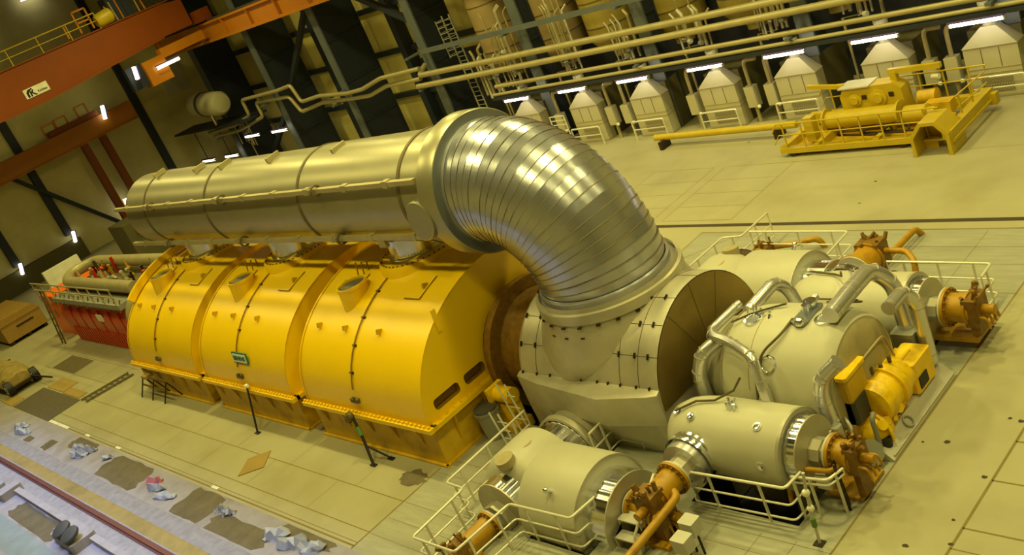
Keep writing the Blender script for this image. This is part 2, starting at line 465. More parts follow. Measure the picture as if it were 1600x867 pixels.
# flat dark sheet on the far wall, gloom behind the cabinets put into its colour
mb = MB(); mb.box(-58, 16, 42.45, 42.58, 0, 5.6); struct('wall_dark_sheet', mb, m_pit)

# far wall columns: deep dark box columns with a pale front flange
def column(x, depth, label, brackets, brace=None, w=.75):
    t = thing('wall_column', label, 'column', (x, 38.4, 0), 'dark blue columns of the far wall')
    mb = MB(); mb.box(x - w / 2 + .08, x + w / 2 - .08, 38.45, 38.4 + depth, 0, 26); mb.build('web', m_blue, t)
    mb = MB(); mb.box(x - w / 2, x + w / 2, 38.35, 38.47, 0, 26); mb.build('front_flange', m_bluel, t)
    mb = MB(); mb.box(x - w / 2, x + w / 2, 38.4 + depth, 38.5 + depth, 0, 26); mb.build('rear_flange', m_blue, t)
    mb = MB()
    for z in (3, 6, 9, 12, 15): mb.box(x + w / 2 - .1, x + w / 2, 38.5, 38.4 + depth, z, z + .12)
    mb.build_each('stiffener', m_blue, t)
    for z in brackets:
        mb = MB(); mb.box(x - .12, x + .12, 36.85, 38.4, z - .12, z); mb.build('pipe_bracket', m_bluel, t)
    if brace:
        mb = MB(); mb.bar(brace[0], brace[1], .35); mb.build('diagonal_brace', m_blue, t)
    return t
for x, d, l, b, br in ((-80.4, 3.2, 'dark column of the far wall nearest the end wall', (4.3,), None), (-70.7, 3.2, 'dark far wall column right of the insulated drum', (6.2, 6.8), ((-70.9, 39.9, 6.0), (-78.5, 40.1, 1.3))),
             (-61.2, 3.2, 'dark far wall column crossed by the pipe loops near its foot', (5.1, 5.7), ((-61.6, 39.3, 12.6), (-70.3, 39.7, 6.4))), (-51.0, 2.6, 'dark far wall column behind the ring flange of the silver pipe', (4.98, 7.05), ((-58.5, 38.7, 12.8), (-51.0, 38.6, 8.75))),
             (-42.1, .85, 'far wall column between the first two brown vessels', (4.95, 4.03, 7.05), None), (-33.7, .85, 'far wall column right of the third brown vessel', (4.92, 4.03, 7.05), None),
             (-25.0, .85, 'far wall column above the yellow trolley', (4.9, 4.0, 7.05), None), (-16.5, .85, 'far wall column at the right edge of the row of vessels', (4.88, 3.98, 7.05), None)):
    column(x, d, l, b, br)
# slim wall posts and girts between them
mb = MB()
for x in (-76.4, -67.3, -57.6): mb.box(x - .3, x + .3, 41.7, 42.6, 0, 26)
for z in (3.2, 6.4, 9.6, 12.8): mb.box(-83.9, -46, 42.2, 42.6, z, z + .35)
struct('trim_4', mb, m_blue)
# runway girder
t = thing('runway_girder', 'bright orange crane runway girder along the far wall columns', 'girder', (-40, 37.6, 11.75))
mb = MB(); mb.box(-84, -20, 37.45, 37.75, 11.95, 13.1); mb.build('web', m_orange2, t)
mb = MB(); mb.box(-84, -20, 37.2, 38.0, 11.75, 11.95); mb.box(-84, -20, 37.2, 38.0, 13.1, 13.25); mb.build_each('flange', m_orange2, t)
mb = MB()
for i in range(16): mb.box(-83 + i * 4.0, -82.9 + i * 4.0, 37.2, 37.5, 11.95, 13.1)
mb.build_each('stiffener', m_orange2, t)
mb = MB(); mb.box(-84, -20, 37.55, 37.65, 13.25, 13.4); mb.build('crane_rail', m_dgrey, t)
# end wall steel
for y, l in ((35.1, 'dark post on the end wall behind the orange gantry leg'), (24.4, 'dark upper post on the end wall crossed by a brace'), (19.6, 'dark end wall post above the lamp nearest the left edge')):
    mb = MB(); z0 = {35.1: 0, 24.4: 2.2, 19.6: 2.0}[y]
    mb.box(XE, XE + .5, y - .3, y + .3, z0, 26); single('end_wall_post', mb, m_blue, l, 'post')
mb = MB(); mb.bar((XE + .7, 22.8, 8.2), (XE + .7, 28.9, .6), .45, .3)
single('end_wall_brace', mb, m_blue, 'long dark diagonal brace crossing a post on the end wall', 'brace')
mb = MB(); mb.box(XE, XE + .6, 8, 25.0, 0, 1.7); single('olive_partition', mb, m_olive, 'dark olive partition block at the foot of the end wall', 'partition')
# ================================================================ TURBINE
EA, EB = 4.68, 3.42                        # half axes of the low pressure hood
def hood_pts(n=40, a=EA, b=EB, zc=AZ):
    return [(AY - a * math.cos(PI * i / n), zc + b * math.sin(PI * i / n)) for i in range(n + 1)]
def rrect(y0, y1, z0, z1, r):
    out = []
    for cy, cz, a in ((y1 - r, z0 + r, -90), (y1 - r, z1 - r, 0), (y0 + r, z1 - r, 90), (y0 + r, z0 + r, 180)):
        for k in range(5):
            t = math.radians(a + 22.5 * k); out.append((cy + r * math.cos(t), cz + r * math.sin(t)))
    return out
def shell_z(y): return AZ + EB * math.sqrt(max(0, 1 - ((y - AY) / EA) ** 2))
LPL = ('yellow low pressure turbine casing nearest the silver elbow', 'yellow turbine casing in the middle, with the small green and white sign', 'yellow low pressure casing beside the red generator, farthest of three')
LPC = (-27.72, -35.95, -43.95)
HW = 3.55
for k, cx in enumerate(LPC):
    t = thing('turbine_casing', LPL[k], 'turbine casing', (cx, AY, 0), 'yellow low pressure casings in a row')
    x0, x1 = cx - HW, cx + HW
    # barrel
    pts = hood_pts(56)
    mb = MB(); n = len(pts)
    mb.v = [V(x, y, z) for x in (x0, x1) for y, z in pts]
    mb.f = [(i, i + 1, n + i + 1, n + i) for i in range(n - 1)]
    mb.build('hood_shell', m_yel, t, 50)
    # end plates with the shaft opening and, at the turbine end, two inspection openings
    hole = [(AY + 1.95 * math.cos(2 * PI * i / 40), AZ + .1 + 1.95 * math.sin(2 * PI * i / 40)) for i in range(21)]
    outer = [(AY + EA, AZ)] + [(y, z) for y, z in pts[::-1]][1:-1] + [(AY - EA, AZ), (AY - 1.95, AZ)] + hole[::-1][1:-1] + [(AY + 1.95, AZ)]
    # opening rim follows the lower edge of the plate
    wins = [rrect(13.22, 14.3, 1.70, 2.06, .12), rrect(14.55, 15.45, 1.70, 2.06, .12)] if k == 0 else []
    mb = MB(); mb.plate(outer, wins, x1, 'x'); mb.build('end_plate', m_yel, t, flat=True)
    mb = MB(); mb.plate(outer, [], x0, 'x'); mb.build('end_plate', m_yel, t, flat=True)
    for w in wins:
        mb = MB(); m2 = len(w)
        mb.add([(x1, y, z) for y, z in w] + [(x1 - .25, y, z) for y, z in w], [(i, (i + 1) % m2, m2 + (i + 1) % m2, m2 + i) for i in range(m2)] + [tuple(range(m2, 2 * m2))])
        mb.build('inspection_recess', m_yeld, t)
    if k == 0:
        mb = MB(); mb.obox((x1 + .03, 14.55, 4.1), (.03, 0, 0), (0, .08, 0), (0, .03, .35)); mb.build('lug_plate', m_yel, t)
    # stiffening rims at both ends
    mb = MB()
    for xa, xb in ((x0 - .04, x0 + .05), (x1 - .05, x1 + .04)):
        a = [V(x, y, z) for x in (xa, xb) for y, z in hood_pts(56, EA + .035, EB + .035)]
        mb.add(a, [(i, i + 1, n + i + 1, n + i) for i in range(n - 1)])
    mb.build_each('end_rim', m_yel, t)
    # joint flange with bolts
    mb = MB()
    fo = (x0 - .22, x1 + .22, AY - EA - .2, AY + EA + .2)
    mb.box(fo[0], fo[1], fo[2], AY - EA + .12, AZ - .13, AZ + .02); mb.box(fo[0], fo[1], AY + EA - .12, fo[3], AZ - .13, AZ + .02)
    for xa, xb in ((fo[0], x0 + .1), (x1 - .1, fo[1])):
        mb.box(xa, xb, AY - EA, AY - 1.95, AZ - .13, AZ + .02); mb.box(xa, xb, AY + 1.95, AY + EA, AZ - .13, AZ + .02)
    fl = mb.build_each('joint_flange', m_yel, t)[0]
    mb = MB()
    for i in range(34):
        x = fo[0] + .12 + (fo[1] - fo[0] - .24) * i / 33
        for y in (fo[2] + .09, fo[3] - .09): mb.cyl((x, y, AZ), (x, y, AZ + .10), .055, n=6)
    for i in range(9):
        y = fo[2] + .3 + i * .3
        mb.cyl((fo[1] - .1, y, AZ), (fo[1] - .1, y, AZ + .08), .05, n=6)
    mb.build_each('flange_bolt', m_yel, fl)
    # lower box with gussets
    mb = MB()
    a = [(x0 - .02, AY - EA + .05), (x1 + .02, AY - EA + .05), (x1 + .02, AY + EA - .05), (x0 - .02, AY + EA - .05)]
    mb.add([(x, y, AZ - .1) for x, y in a] + [(x0 + .04, AY - EA - .02, -.02), (x1 - .04, AY - EA - .02, -.02), (x1 - .04, AY + EA + .02, -.02), (x0 + .04, AY + EA + .02, -.02)],
           [(0, 1, 2, 3), (7, 6, 5, 4), (0, 4, 5, 1), (1, 5, 6, 2), (2, 6, 7, 3), (3, 7, 4, 0)])
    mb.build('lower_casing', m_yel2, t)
    mb = MB()
    for i in range(5):
        x = x0 + .7 + i * 1.4
        mb.prism([(AY - EA + .02, AZ - .12), (AY - EA - .16, AZ - .12), (AY - EA, AZ - .8)], 'x', x - .03, x + .03)
    for y in (13.6, 14.9): mb.prism([(x1, AZ - .12), (x1 + .2, AZ - .12), (x1, AZ - 1.0)], 'y', y - .03, y + .03)
    mb.build_each('gusset', m_yel2, t)
    mb = MB(); mb.box(x0 - .1, x1 + .1, AY - EA - .12, AY - EA - .02, -.02, .06); mb.box(x1 - .04, x1 + .08, AY - EA - .1, 15.1, -.02, .06); mb.build_each('base_strip', m_yel2, t)
    # seam with clamps running over the barrel, hanging lamp at its foot
    xs = cx - .25 if k == 2 else cx - .2
    mb = MB(); mb.tube([(xs, y * 1 + (y - AY) * .004, z + .02) for y, z in hood_pts(40, EA + .02, EB + .02)[3:22]], .028, 6); mb.build('seam_cable', m_yeld, t)
    mb = MB()
    for i in (5, 8, 11, 14):
        y, z = hood_pts(40, EA + .02, EB + .02)[i]
        mb.box(xs - .1, xs + .1, y - .03, y + .03, z - .03, z + .03)
    mb.build_each('cable_clamp', m_clip, t)
    y, z = hood_pts(40, EA + .03, EB + .03)[3]
    mb = MB(); mb.box(xs - .22, xs + .22, y - .16, y + .02, z - .42, z - .27); mb.bar((xs, y - .05, z - .35), (xs + .1, y - .2, z - .15), .05); mb.build('junction_box', m_seam, t)
    # lifting eyes
    for dx_, yy in ((-2.6, 14.05), (-.95, 14.05), (1.05, 14.05), (-2.3, 15.6), (2.2, 15.6)):
        zz = shell_z(yy); mb = MB()
        mb.prism([(yy - .05, zz - .05), (yy - .16, zz + .02), (yy - .1, zz + .17), (yy + .08, zz + .1)], 'x', cx + dx_ - .04, cx + dx_ + .04)
        mb.build('lifting_eye', m_yel2, t)
    if k == 2:
        mb = MB(); q = hood_pts(56, EA + .05, EB + .05)[14:34]; vs = []
        for y, z in q:
            nv = V(0, (y - AY) / EA ** 2, (z - AZ) / EB ** 2).normalized() * .32
            vs += [(x0 - .06, y, z), (x0 + .16, y, z), (x0 + .16, y + nv.y, z + nv.z), (x0 - .06, y + nv.y, z + nv.z)]
        c_ = len(q); fs = [(4 * i + a, 4 * i + (a + 1) % 4, 4 * i + 4 + (a + 1) % 4, 4 * i + 4 + a) for i in range(c_ - 1) for a in range(4)] + [(0, 1, 2, 3), tuple(4 * (c_ - 1) + a for a in (3, 2, 1, 0))]
        mb.add(vs, fs); mb.build('end_stiffener', m_yel, t)
    # access cover plates
    for dx_, w in ((-1.9, .8), (1.9, .8)):
        mb = MB(); ys = [15.1 + .9 * i / 6 for i in range(7)]
        vs = []
        for y in ys:
            zz = shell_z(y) + .025; s_ = (y - 15.1) * .35
            vs += [(cx + dx_ - w / 2 + s_, y, zz), (cx + dx_ + w / 2 + s_ * .2, y, zz)]
        mb.add(vs, [(2 * i, 2 * i + 1, 2 * i + 3, 2 * i + 2) for i in range(6)])
        e = mb.build('access_cover', m_yel, t)
        mb = MB(); P = [Vector(vs[0]), Vector(vs[1]), Vector(vs[-1])]
        mb.tube([v + V(0, 0, .01) for v in P], .02, 6); mb.build('cover_edge', m_yeld, t)
    # relief hood: upright oval stub with meshed lid
    hx, hy = cx - 1.35, 15.15
    n2 = 28; mb = MB(); top = []; bot = []
    for i in range(n2):
        a = 2 * PI * i / n2; x = hx + .52 * math.cos(a); y = hy + .52 * math.sin(a)
        top.append((x, y, 4.86)); yb = y - .12 * max(0, -math.sin(a)); bot.append((hx + .42 * math.cos(a), yb, shell_z(yb) - .05))
    mb.add(top + bot, [(i, (i + 1) % n2, n2 + (i + 1) % n2, n2 + i) for i in range(n2)])
    h = mb.build('relief_hood', m_yel, t)
    mb = MB(); mb.add([(x, y, 4.80) for x, y, z in top], [tuple(range(n2))]); mb.build('hood_lid', m_glass, h)
    mb = MB(); mb.ring((hx, hy, 4.78), (0, 0, 1), .49, .05, .10, 28); mb.build('lid_rim', m_yel, h)
    mb = MB()
    for i in range(3): mb.bar((hx - .1 - .3, hy + .55 - .02 + i * .25, 4.55), (hx - .45, hy + .75 + i * .2, 5.25 - i * .1), .035)
    mb.build_each('vent_pipe', m_yeld, t)
    # bolted nozzle ring on the crown
    mb = MB(); mb.lathe((cx, AY - .1, AZ + EB - .32), (0, 0, 1), [(0, 1.55), (.40, 1.5), (.46, 1.46), (.46, 1.05)], 44, False); mb.build('nozzle_pad', m_yel, t)
    mb = MB()
    for i in range(44):
        a = 2 * PI * i / 44; mb.cyl((cx + 1.38 * math.cos(a), AY - .1 + 1.38 * math.sin(a), AZ + EB + .12), (cx + 1.38 * math.cos(a), AY - .1 + 1.38 * math.sin(a), AZ + EB + .18), .04, n=6)
    mb.build_each('nozzle_bolt', m_yeld, t)
    if k == 1:
        y_ = 12.93
        mb = MB(); mb.obox((-35.75, 12.98, 2.66), (.60, 0, 0), (0, .025, .0), (0, .04, .22)); sg = mb.build('sign_plate', m_teal, t)
        mb = MB(); mb.obox((-35.75, 12.955, 2.66), (.53, 0, 0), (0, .022, .0), (0, .035, .16)); mb.build('sign_face', m_sign, sg)
        text('SIEMENS', .25, m_teal, sg, Matrix.Translation((-35.75, 12.925, 2.66)) @ Matrix.Rotation(math.radians(79), 4, 'X'))
# shaft housing between the casings and to the intermediate turbine
t = thing('shaft_housing', 'dark bearing housing between the nearest yellow casing and the silver turbine', 'bearing housing', (-23.2, AY, 0))
mb = MB(); mb.lathe((-24.4, AY, AZ + .1), (1, 0, 0), [(0, 1.9), (.5, 1.9), (.5, 2.15), (.8, 2.15), (.8, 1.75), (2.2, 1.7)], 44); mb.build('housing_barrel', m_rustd, t)
mb = MB(); mb.box(-24.1, -22.6, 16.3, 18.6, -2.6, 1.3); mb.build('pedestal', m_yeld, t)
for cx in (-31.85, -39.95):
    mb = MB(); mb.lathe((cx - .75, AY, AZ + .1), (1, 0, 0), [(0, 1.85), (1.5, 1.85)], 40)
    single('coupling_cover', mb, m_yeld, 'ochre coupling cover in the gap %s' % ('between the two nearer yellow casings' if cx > -35 else 'between the two farther yellow casings'), 'cover', angle=40)

# ---------------------------------------------------------------- intermediate pressure turbine
IX0, IX1, IR = -22.25, -16.75, 2.41
t = thing('intermediate_turbine', 'silver clad intermediate turbine under the big elbow', 'turbine', (-19.6, AY, 0))
mb = MB()
mb.lathe((IX0, AY, AZ), (1, 0, 0), [(0, 2.15), (.12, 2.30), (.35, IR), (IX1 - IX0, IR)], 72, False, PI / 2, PI * 3 / 2, ref=(0, 1, 0)) if False else None
prof = [(IX0, 1.2), (IX0 + .02, 2.22), (IX0 + .30, IR), (IX1, IR)]
ang = [PI * i / 60 for i in range(61)]
vs = [(x, AY - r * math.cos(a), AZ + r * math.sin(a)) for x, r in prof for a in ang]
mb.add(vs, [(j * 61 + i, j * 61 + i + 1, (j + 1) * 61 + i + 1, (j + 1) * 61 + i) for j in range(3) for i in range(60)])
mb.build('upper_barrel', m_ip, t, 30)
# lower casing: faceted skirt widening below the joint
sk = [(AY - IR + .06, AZ + .62), (AY - IR - .55, AZ + .56), (AY - IR - .5, AZ - .35), (AY - IR + .0, AZ - 1.2), (AY - IR + .6, AZ - 4.0)]
full = sk + [(mir(y), z) for y, z in sk[::-1]]
mb = MB()
secs = [(IX0 + .15, .1), (IX0 + 1.2, .5), (-18.5, 1.0), (IX1 - .3, .35), (IX1, .12)]
n = len(full); vs = []
for x, q in secs:
    for y, z in full:
        yy = AY + math.copysign(IR + (abs(y - AY) - IR) * (q if abs(y - AY) > IR else 1), y - AY)
        vs.append((x, yy, z))
fs = [(j * n + i, j * n + (i + 1) % n, (j + 1) * n + (i + 1) % n, (j + 1) * n + i) for j in range(len(secs) - 1) for i in range(n)]
fs += [tuple(range(n))[::-1], tuple((len(secs) - 1) * n + i for i in range(n))]
mb.add(vs, fs); mb.build('lower_casing', m_ip, t, 12)
# dished end towards the high pressure side
mb = MB()
vs = [(IX1 + .01, AY - r * math.cos(a), AZ + r * math.sin(a)) for r in (.4, IR - .02) for a in ang]
mb.add(vs, [(i, i + 1, 61 + i + 1, 61 + i) for i in range(60)]); mb.build('end_disc', m_ipd, t)
mb = MB()
vs = [(IX0 + .01, AY - r * math.cos(a), AZ + r * math.sin(a)) for r in (.5, 1.3) for a in ang]
mb.add(vs, [(i, i + 1, 61 + i + 1, 61 + i) for i in range(60)]); mb.build('end_disc', m_ipd, t)
mb = MB()
for a in (62, 90, 118):
    a = math.radians(a); c, s = math.cos(a), math.sin(a)
    mb.bar((IX1 + .012, AY - .5 * c, AZ + .5 * s), (IX1 + .012, AY - 2.38 * c, AZ + 2.38 * s), .014)
mb.build_each('disc_seam', m_seam, t)
mb = MB()
for a in (14.6, 35, 55, 75, 100, 130):
    a = math.radians(a); c, s = math.cos(a), math.sin(a)
    mb.bar((IX0 + .3, AY - (IR + .004) * c, AZ + (IR + .004) * s), (IX1, AY - (IR + .004) * c, AZ + (IR + .004) * s), .012)
for x in (-21.3, -18.05, -17.4):
    mb.tube([(x, AY - (IR + .002) * math.cos(a), AZ + (IR + .002) * math.sin(a)) for a in ang[:40]], .010, 6)
mb.build_each('cladding_seam', m_seam, t)
mb = MB()
for ai, a in enumerate((14.6, 35, 55, 75)):
    a = math.radians(a); c, s = math.cos(a), math.sin(a); e = V(0, -s, -c) if False else V(0, s, c)
    for x in (-21.9, -21.3, -20.75, -20.1, -19.5, -18.9, -18.5, -18.05, -17.5, -17.05):
        if ai and -20.9 < x < -18.2: continue
        mb.obox((x, AY - (IR + .03) * c, AZ + (IR + .03) * s), (.016, 0, 0), V(0, s, c) * .075, V(0, -c, s) * .03)
mb.build_each('toggle_latch', m_clip, t)
# saddle nozzle blending from the barrel up to the elbow
mb = MB(); rows = []
NX = -19.55
for zz, rx, ry, xo in ((4.15, 2.03, 2.05, 0), (3.7, 2.08, 2.10, 0), (3.3, 2.3, 2.22, 0), (2.8, 2.5, 2.38, -.1), (2.3, 2.1, 2.44, -.25), (1.9, .9, 2.45, -.4)):
    rows.append([(NX + xo + rx * math.cos(2 * PI * i / 64), AY + ry * math.sin(2 * PI * i / 64), zz) for i in range(64)])
mb.add([p for r in rows for p in r], [(j * 64 + i, j * 64 + (i + 1) % 64, (j + 1) * 64 + (i + 1) % 64, (j + 1) * 64 + i) for j in range(5) for i in range(64)])
mb.build('saddle_nozzle', m_ip, t, 30)
mb = MB(); mb.lathe((NX, AY, 3.72), (0, 0, 1), [(0, 2.06), (0, 2.16), (.28, 2.16), (.30, 2.06)], 64, False)
mb.build('nozzle_collar', m_ip, t)
mb = MB()
for dz, rr in ((-.35, 2.22), (-.05, 2.2)):
    for i in range(12):
        a = math.radians(180 + 15 * i); mb.obox((NX + rr * math.cos(a) * .96, AY + (rr - .02) * math.sin(a), 3.7 + dz), V(-math.sin(a), math.cos(a), 0) * .06, V(math.cos(a), math.sin(a), 0) * .03, (0, 0, .02))
mb.build_each('nozzle_latch', m_clip, t)

# ---------------------------------------------------------------- crossover pipe
PZ = 7.2
t = thing('crossover_pipe', 'huge silver crossover pipe with elbow running over the yellow casings', 'pipe', (-34, AY, 0))
segs = [(-47.3, -45.0, 1.63), (-45.0, -38.6, 1.66), (-38.6, -31.0, 1.71), (-31.0, -24.9, 1.76), (-24.9, -23.3, 1.80)]
mb = MB()
for a, b, r in segs: mb.lathe((a, AY, PZ), (1, 0, 0), [(0, r), (b - a, r)], 72, False)
mb.build('barrel', m_satin, t)
mb = MB(); mb.lathe((-47.3, AY, PZ), (-1, 0, 0), [(0, 1.63), (.25, 1.55), (.5, 1.25), (.65, .7), (.7, 0)], 48, False); mb.build('end_dome', m_satin, t)
for (a, b, r) in segs[1:]:
    mb = MB(); mb.ring((a - .07, AY, PZ), (1, 0, 0), r - .02, .045, .14, 72); mb.build('seam_band', m_seam, t)
# flange drum before the elbow
mb = MB(); mb.lathe((-23.55, AY, PZ), (1, 0, 0), [(0, 1.7), (0, 2.08), (.06, 2.14), (.72, 2.14), (.78, 2.10)], 80, False); mb.build('flange_drum', m_satin, t)
mb = MB(); mb.lathe((-22.77, AY, PZ), (1, 0, 0), [(0, 2.10), (.02, 1.90), (.02, 1.72)], 80, False); mb.build('flange_face', m_ring, t)
mb = MB(); mb.lathe((-22.75, AY, PZ), (1, 0, 0), [(0, 1.84), (.14, 1.84), (.16, 1.76)], 80, False); mb.build('inner_ring', m_alu, t)
mb = MB(); mb.lathe((-23.75, 16.3, PZ - .25), (-.05, -1, .1), [(0, .62), (1.0, .62), (1.03, .58), (1.03, 0)], 40, False); mb.build('side_stub', m_satin, t)
# elbow: mitred gores, each overlapping the next
BR, ER = 2.95, 1.83
GX, GZ = -22.55, PZ - BR
NG = 24
rg = random.Random(12)
mb = MB(); ns = 72
def epos(th, rad, ph):
    c = V(GX + BR * math.sin(th), AY, GZ + BR * math.cos(th)); o = V(math.sin(th), 0, math.cos(th))
    return c + o * rad * math.cos(ph) + V(0, 1, 0) * rad * math.sin(ph)
for g in range(NG):
    t0, t1 = PI / 2 * g / NG, PI / 2 * (g + 1) / NG
    r0, r1 = ER + .022 + rg.uniform(-.006, .006), ER - .010 + rg.uniform(-.014, .010); wv = rg.uniform(0, 6)
    def wob(i, k=wv): return .004 * math.sin(2 * PI * i / ns * 7 + k) + .003 * math.sin(2 * PI * i / ns * 17 + 2 * k)
    vs = [epos(t0, r0 - .03, 2 * PI * i / ns) for i in range(ns)] + [epos(t0, r0 + wob(i), 2 * PI * i / ns) for i in range(ns)] + [epos(t1 + .004, r1 - wob(i), 2 * PI * i / ns) for i in range(ns)]
    mb.add(vs, [(j * ns + i, j * ns + (i + 1) % ns, (j + 1) * ns + (i + 1) % ns, (j + 1) * ns + i) for j in range(2) for i in range(ns)])
el = mb.build('elbow', m_elb, t, 25)
for g in range(1, NG):
    t0 = PI / 2 * g / NG; mb = MB()
    q = [epos(t0 - .002, ER + .012, 2 * PI * i / 72) for i in range(72)] + [epos(t0 + .0045, ER + .028, 2 * PI * i / 72) for i in range(72)]
    mb.add(q, [(i, (i + 1) % 72, 72 + (i + 1) % 72, 72 + i) for i in range(72)]); mb.build('gore_seam', m_seam, el)
EX = GX + BR
mb = MB(); mb.lathe((EX, AY, GZ + .02), (0, 0, -1), [(0, ER + .01), (.02, ER + .09), (.22, ER + .09), (.24, 2.02), (.30, 2.08)], 72, False); mb.build('elbow_collar', m_alu, t)
# two instrument conduits on brackets
for nm, y, za, zb, xa, xb in (('conduit', AY - 1.62, PZ + .82, PZ + .98, -47.6, -23.7), ('conduit', AY - 1.55, PZ - 1.02, PZ - .86, -47.9, -23.6)):
    mb = MB(); mb.bar((xa, y - .2, za), (xb, y - .2, zb), .17, .15); c = mb.build(nm, m_pipe, t)
    for i in range(10):
        f = (i + .6) / 10.2; x = xa + (xb - xa) * f; z = za + (zb - za) * f
        mb = MB(); mb.box(x - .13, x + .13, y - .30, y - .08, z - .11, z + .11); mb.build('bracket', m_pipe, c)
        if i % 3 == 1:
            mb = MB(); mb.ring((x + .5, y - .22, z), (1, 0, 0), .16, .05, .12, 14); mb.build('clamp_ring', m_seam, c)
# small brackets on the crown
for x in (-44.6, -40.4, -38.0, -34.0, -29.4):
    mb = MB(); mb.obox((x, AY - .25, PZ + 1.76), (.06, 0, 0), (0, .30, .03), (0, -.01, .09)); mb.build('crown_bracket', m_pipe, t)
# necks down to the casings
for cx in LPC:
    mb = MB(); mb.lathe((cx, AY - .1, AZ + EB + .1), (0, 0, 1), [(0, 1.02), (0, 1.08), (.12, 1.08), (.14, .98), (1.3, .98)], 44, False)
    mb.build('neck', m_chrome, t)
mb = MB()
for cx in (LPC[0],):
    mb.box(cx - .2, cx + .2, AY - 1.35, AY - 1.2, PZ - 1.5, PZ - 1.2)
mb.build('neck_lug', m_pipe, t)
# ---------------------------------------------------------------- high pressure turbine
t = thing('high_pressure_turbine', 'cream insulated turbine barrel wrapped in bright pipes, right of the silver turbine', 'turbine', (-14.3, AY, 0))
mb = MB()
mb.lathe((-16.35, AY, AZ), (1, 0, 0), [(0, .55), (.05, 1.05), (.2, 1.2), (.75, 1.3), (.9, 1.48), (1.3, 1.56), (1.9, 1.62), (3.2, 1.62), (3.6, 1.57), (3.85, 1.48), (3.95, 1.40)], 64)
mb.build('barrel', m_cream, t, 40)
mb = MB(); mb.lathe((-12.42, AY, AZ), (1, 0, 0), [(-.05, 1.42), (.02, 1.36), (.12, 1.0), (.2, .5), (.22, .0)], 48); mb.build('end_cone', m_creamd, t)
mb = MB()
for x in (-15.45, -14.55): mb.tube([(x, AY - 1.0 * 1.61 * math.cos(a), AZ + 1.61 * math.sin(a)) if x > -15 else (x, AY - 1.505 * math.cos(a), AZ + 1.505 * math.sin(a)) for a in [PI * i / 40 for i in range(3, 38)]], .012, 6)
mb.build('cladding_seam', m_creamd, t)
for x, yy in ((-14.85, 17.2), (-12.95, 17.35), (-14.0, 16.2)):
    zz = AZ + math.sqrt(max(.1, 1.58 ** 2 - (yy - AY) ** 2)); nrm = V(0, yy - AY, zz - AZ).normalized()
    mb = MB(); mb.lathe(V(x, yy, zz) - nrm * .02, nrm, [(0, .24), (.06, .24), (.07, .18), (.05, .16), (.05, 0)], 28, False); mb.build('inspection_port', m_chrome, t)
mb = MB()
pts = [(.0, -.62), (.16, -.6), (.22, -.45), (.22, .25), (.12, .5), (-.05, .5), (-.16, .3), (-.16, -.5)]
vs = []
for dz in (0.0, .07):
    for a, b in pts:
        yy = AY + .1 + b * .95; zz = AZ + math.sqrt(1.63 ** 2 - (yy - AY) ** 2); vs.append((-13.5 + a * 1.15, yy, zz + dz))
n = len(pts); mb.add(vs, [tuple(range(n, 2 * n))] + [(i, (i + 1) % n, n + (i + 1) % n, n + i) for i in range(n)])
s = mb.build('saddle_plate', m_ring, t)
mb = MB(); mb.cyl((-13.5, 17.75, 3.0), (-13.5, 17.75, 3.32), .10, n=14); mb.cyl((-13.5, 17.75, 3.2), (-13.5, 17.75, 3.28), .17, n=14); mb.bar((-13.45, 17.4, 3.12), (-13.52, 18.1, 3.2), .12); mb.cyl((-13.45, 17.45, 3.1), (-13.45, 17.45, 3.35), .08, n=12)
mb.sphere((-13.42, 17.05, 3.12), .13); mb.build_each('valve_head', m_chrome, s)
def pipe(name, pts, r, m, parent, bend=.3, n=16, seams=True):
    mb = MB(); mb.tube(pts, r, n, bend); o = mb.build(name, m, parent)
    if seams:
        mb = MB()
        for a, b in zip(pts, pts[1:]):
            a, b = Vector(a), Vector(b); L = (b - a).length
            for f in (.12, .88):
                if L > .5: mb.ring(a + (b - a) * f - (b - a).normalized() * .012, b - a, r - .012, .016, .018, n)
        mb.build_each('pipe_band', m_ip, o)
    return o
pipe('bright_pipe', [(-15.7, 17.85, 3.0), (-15.75, 16.45, 3.0), (-14.9, 16.25, 2.95), (-14.0, 15.75, 2.95), (-13.85, 15.55, 2.3), (-13.8, 15.5, 1.6)], .125, m_alu, t, .35)
pipe('bright_pipe', [(-15.6, 16.6, 2.75), (-15.95, 16.2, 2.55), (-16.15, 16.05, 2.0), (-16.1, 16.0, .9), (-16.1, 16.0, -.5)], .185, m_alu, t, .3)
pipe('bright_pipe', [(-15.35, 17.7, 2.9), (-15.3, 18.95, 3.0), (-15.2, 19.3, 2.6), (-14.9, 19.2, 1.9)], .17, m_alu, t, .3)
pipe('wide_pipe', [(-12.65, 17.2, 3.25), (-12.7, 18.3, 3.25), (-12.75, 19.35, 3.2), (-12.5, 19.75, 2.6), (-12.4, 19.7, .6)], .21, m_alu, t, .4)
pipe('wide_pipe', [(-12.0, 18.5, 2.65), (-12.05, 19.3, 2.6), (-11.95, 19.6, 2.2), (-11.9, 19.5, .5)], .18, m_alu, t, .3)
pipe('wide_pipe', [(-12.05, 16.15, 2.75), (-12.45, 15.95, 2.4), (-12.6, 15.95, 1.9), (-12.5, 15.95, .2)], .185, m_alu, t, .3)
mb = MB(); mb.tube([(-14.35, 15.7, 1.2), (-14.3, 15.95, 2.2), (-14.1, 16.25, 2.75), (-13.75, 16.7, 3.0), (-13.7, 17.2, 3.1)], .035, 8, .2); mb.build('cable', m_seam, t)
mb = MB(); mb.tube([(-14.2, 15.7, .2), (-14.25, 15.75, 1.6), (-14.05, 15.9, 2.1), (-13.95, 15.85, 1.9), (-13.8, 15.6, .4)], .05, 8, .15); mb.build('drain_pipe', m_ip, t)
mb = MB()
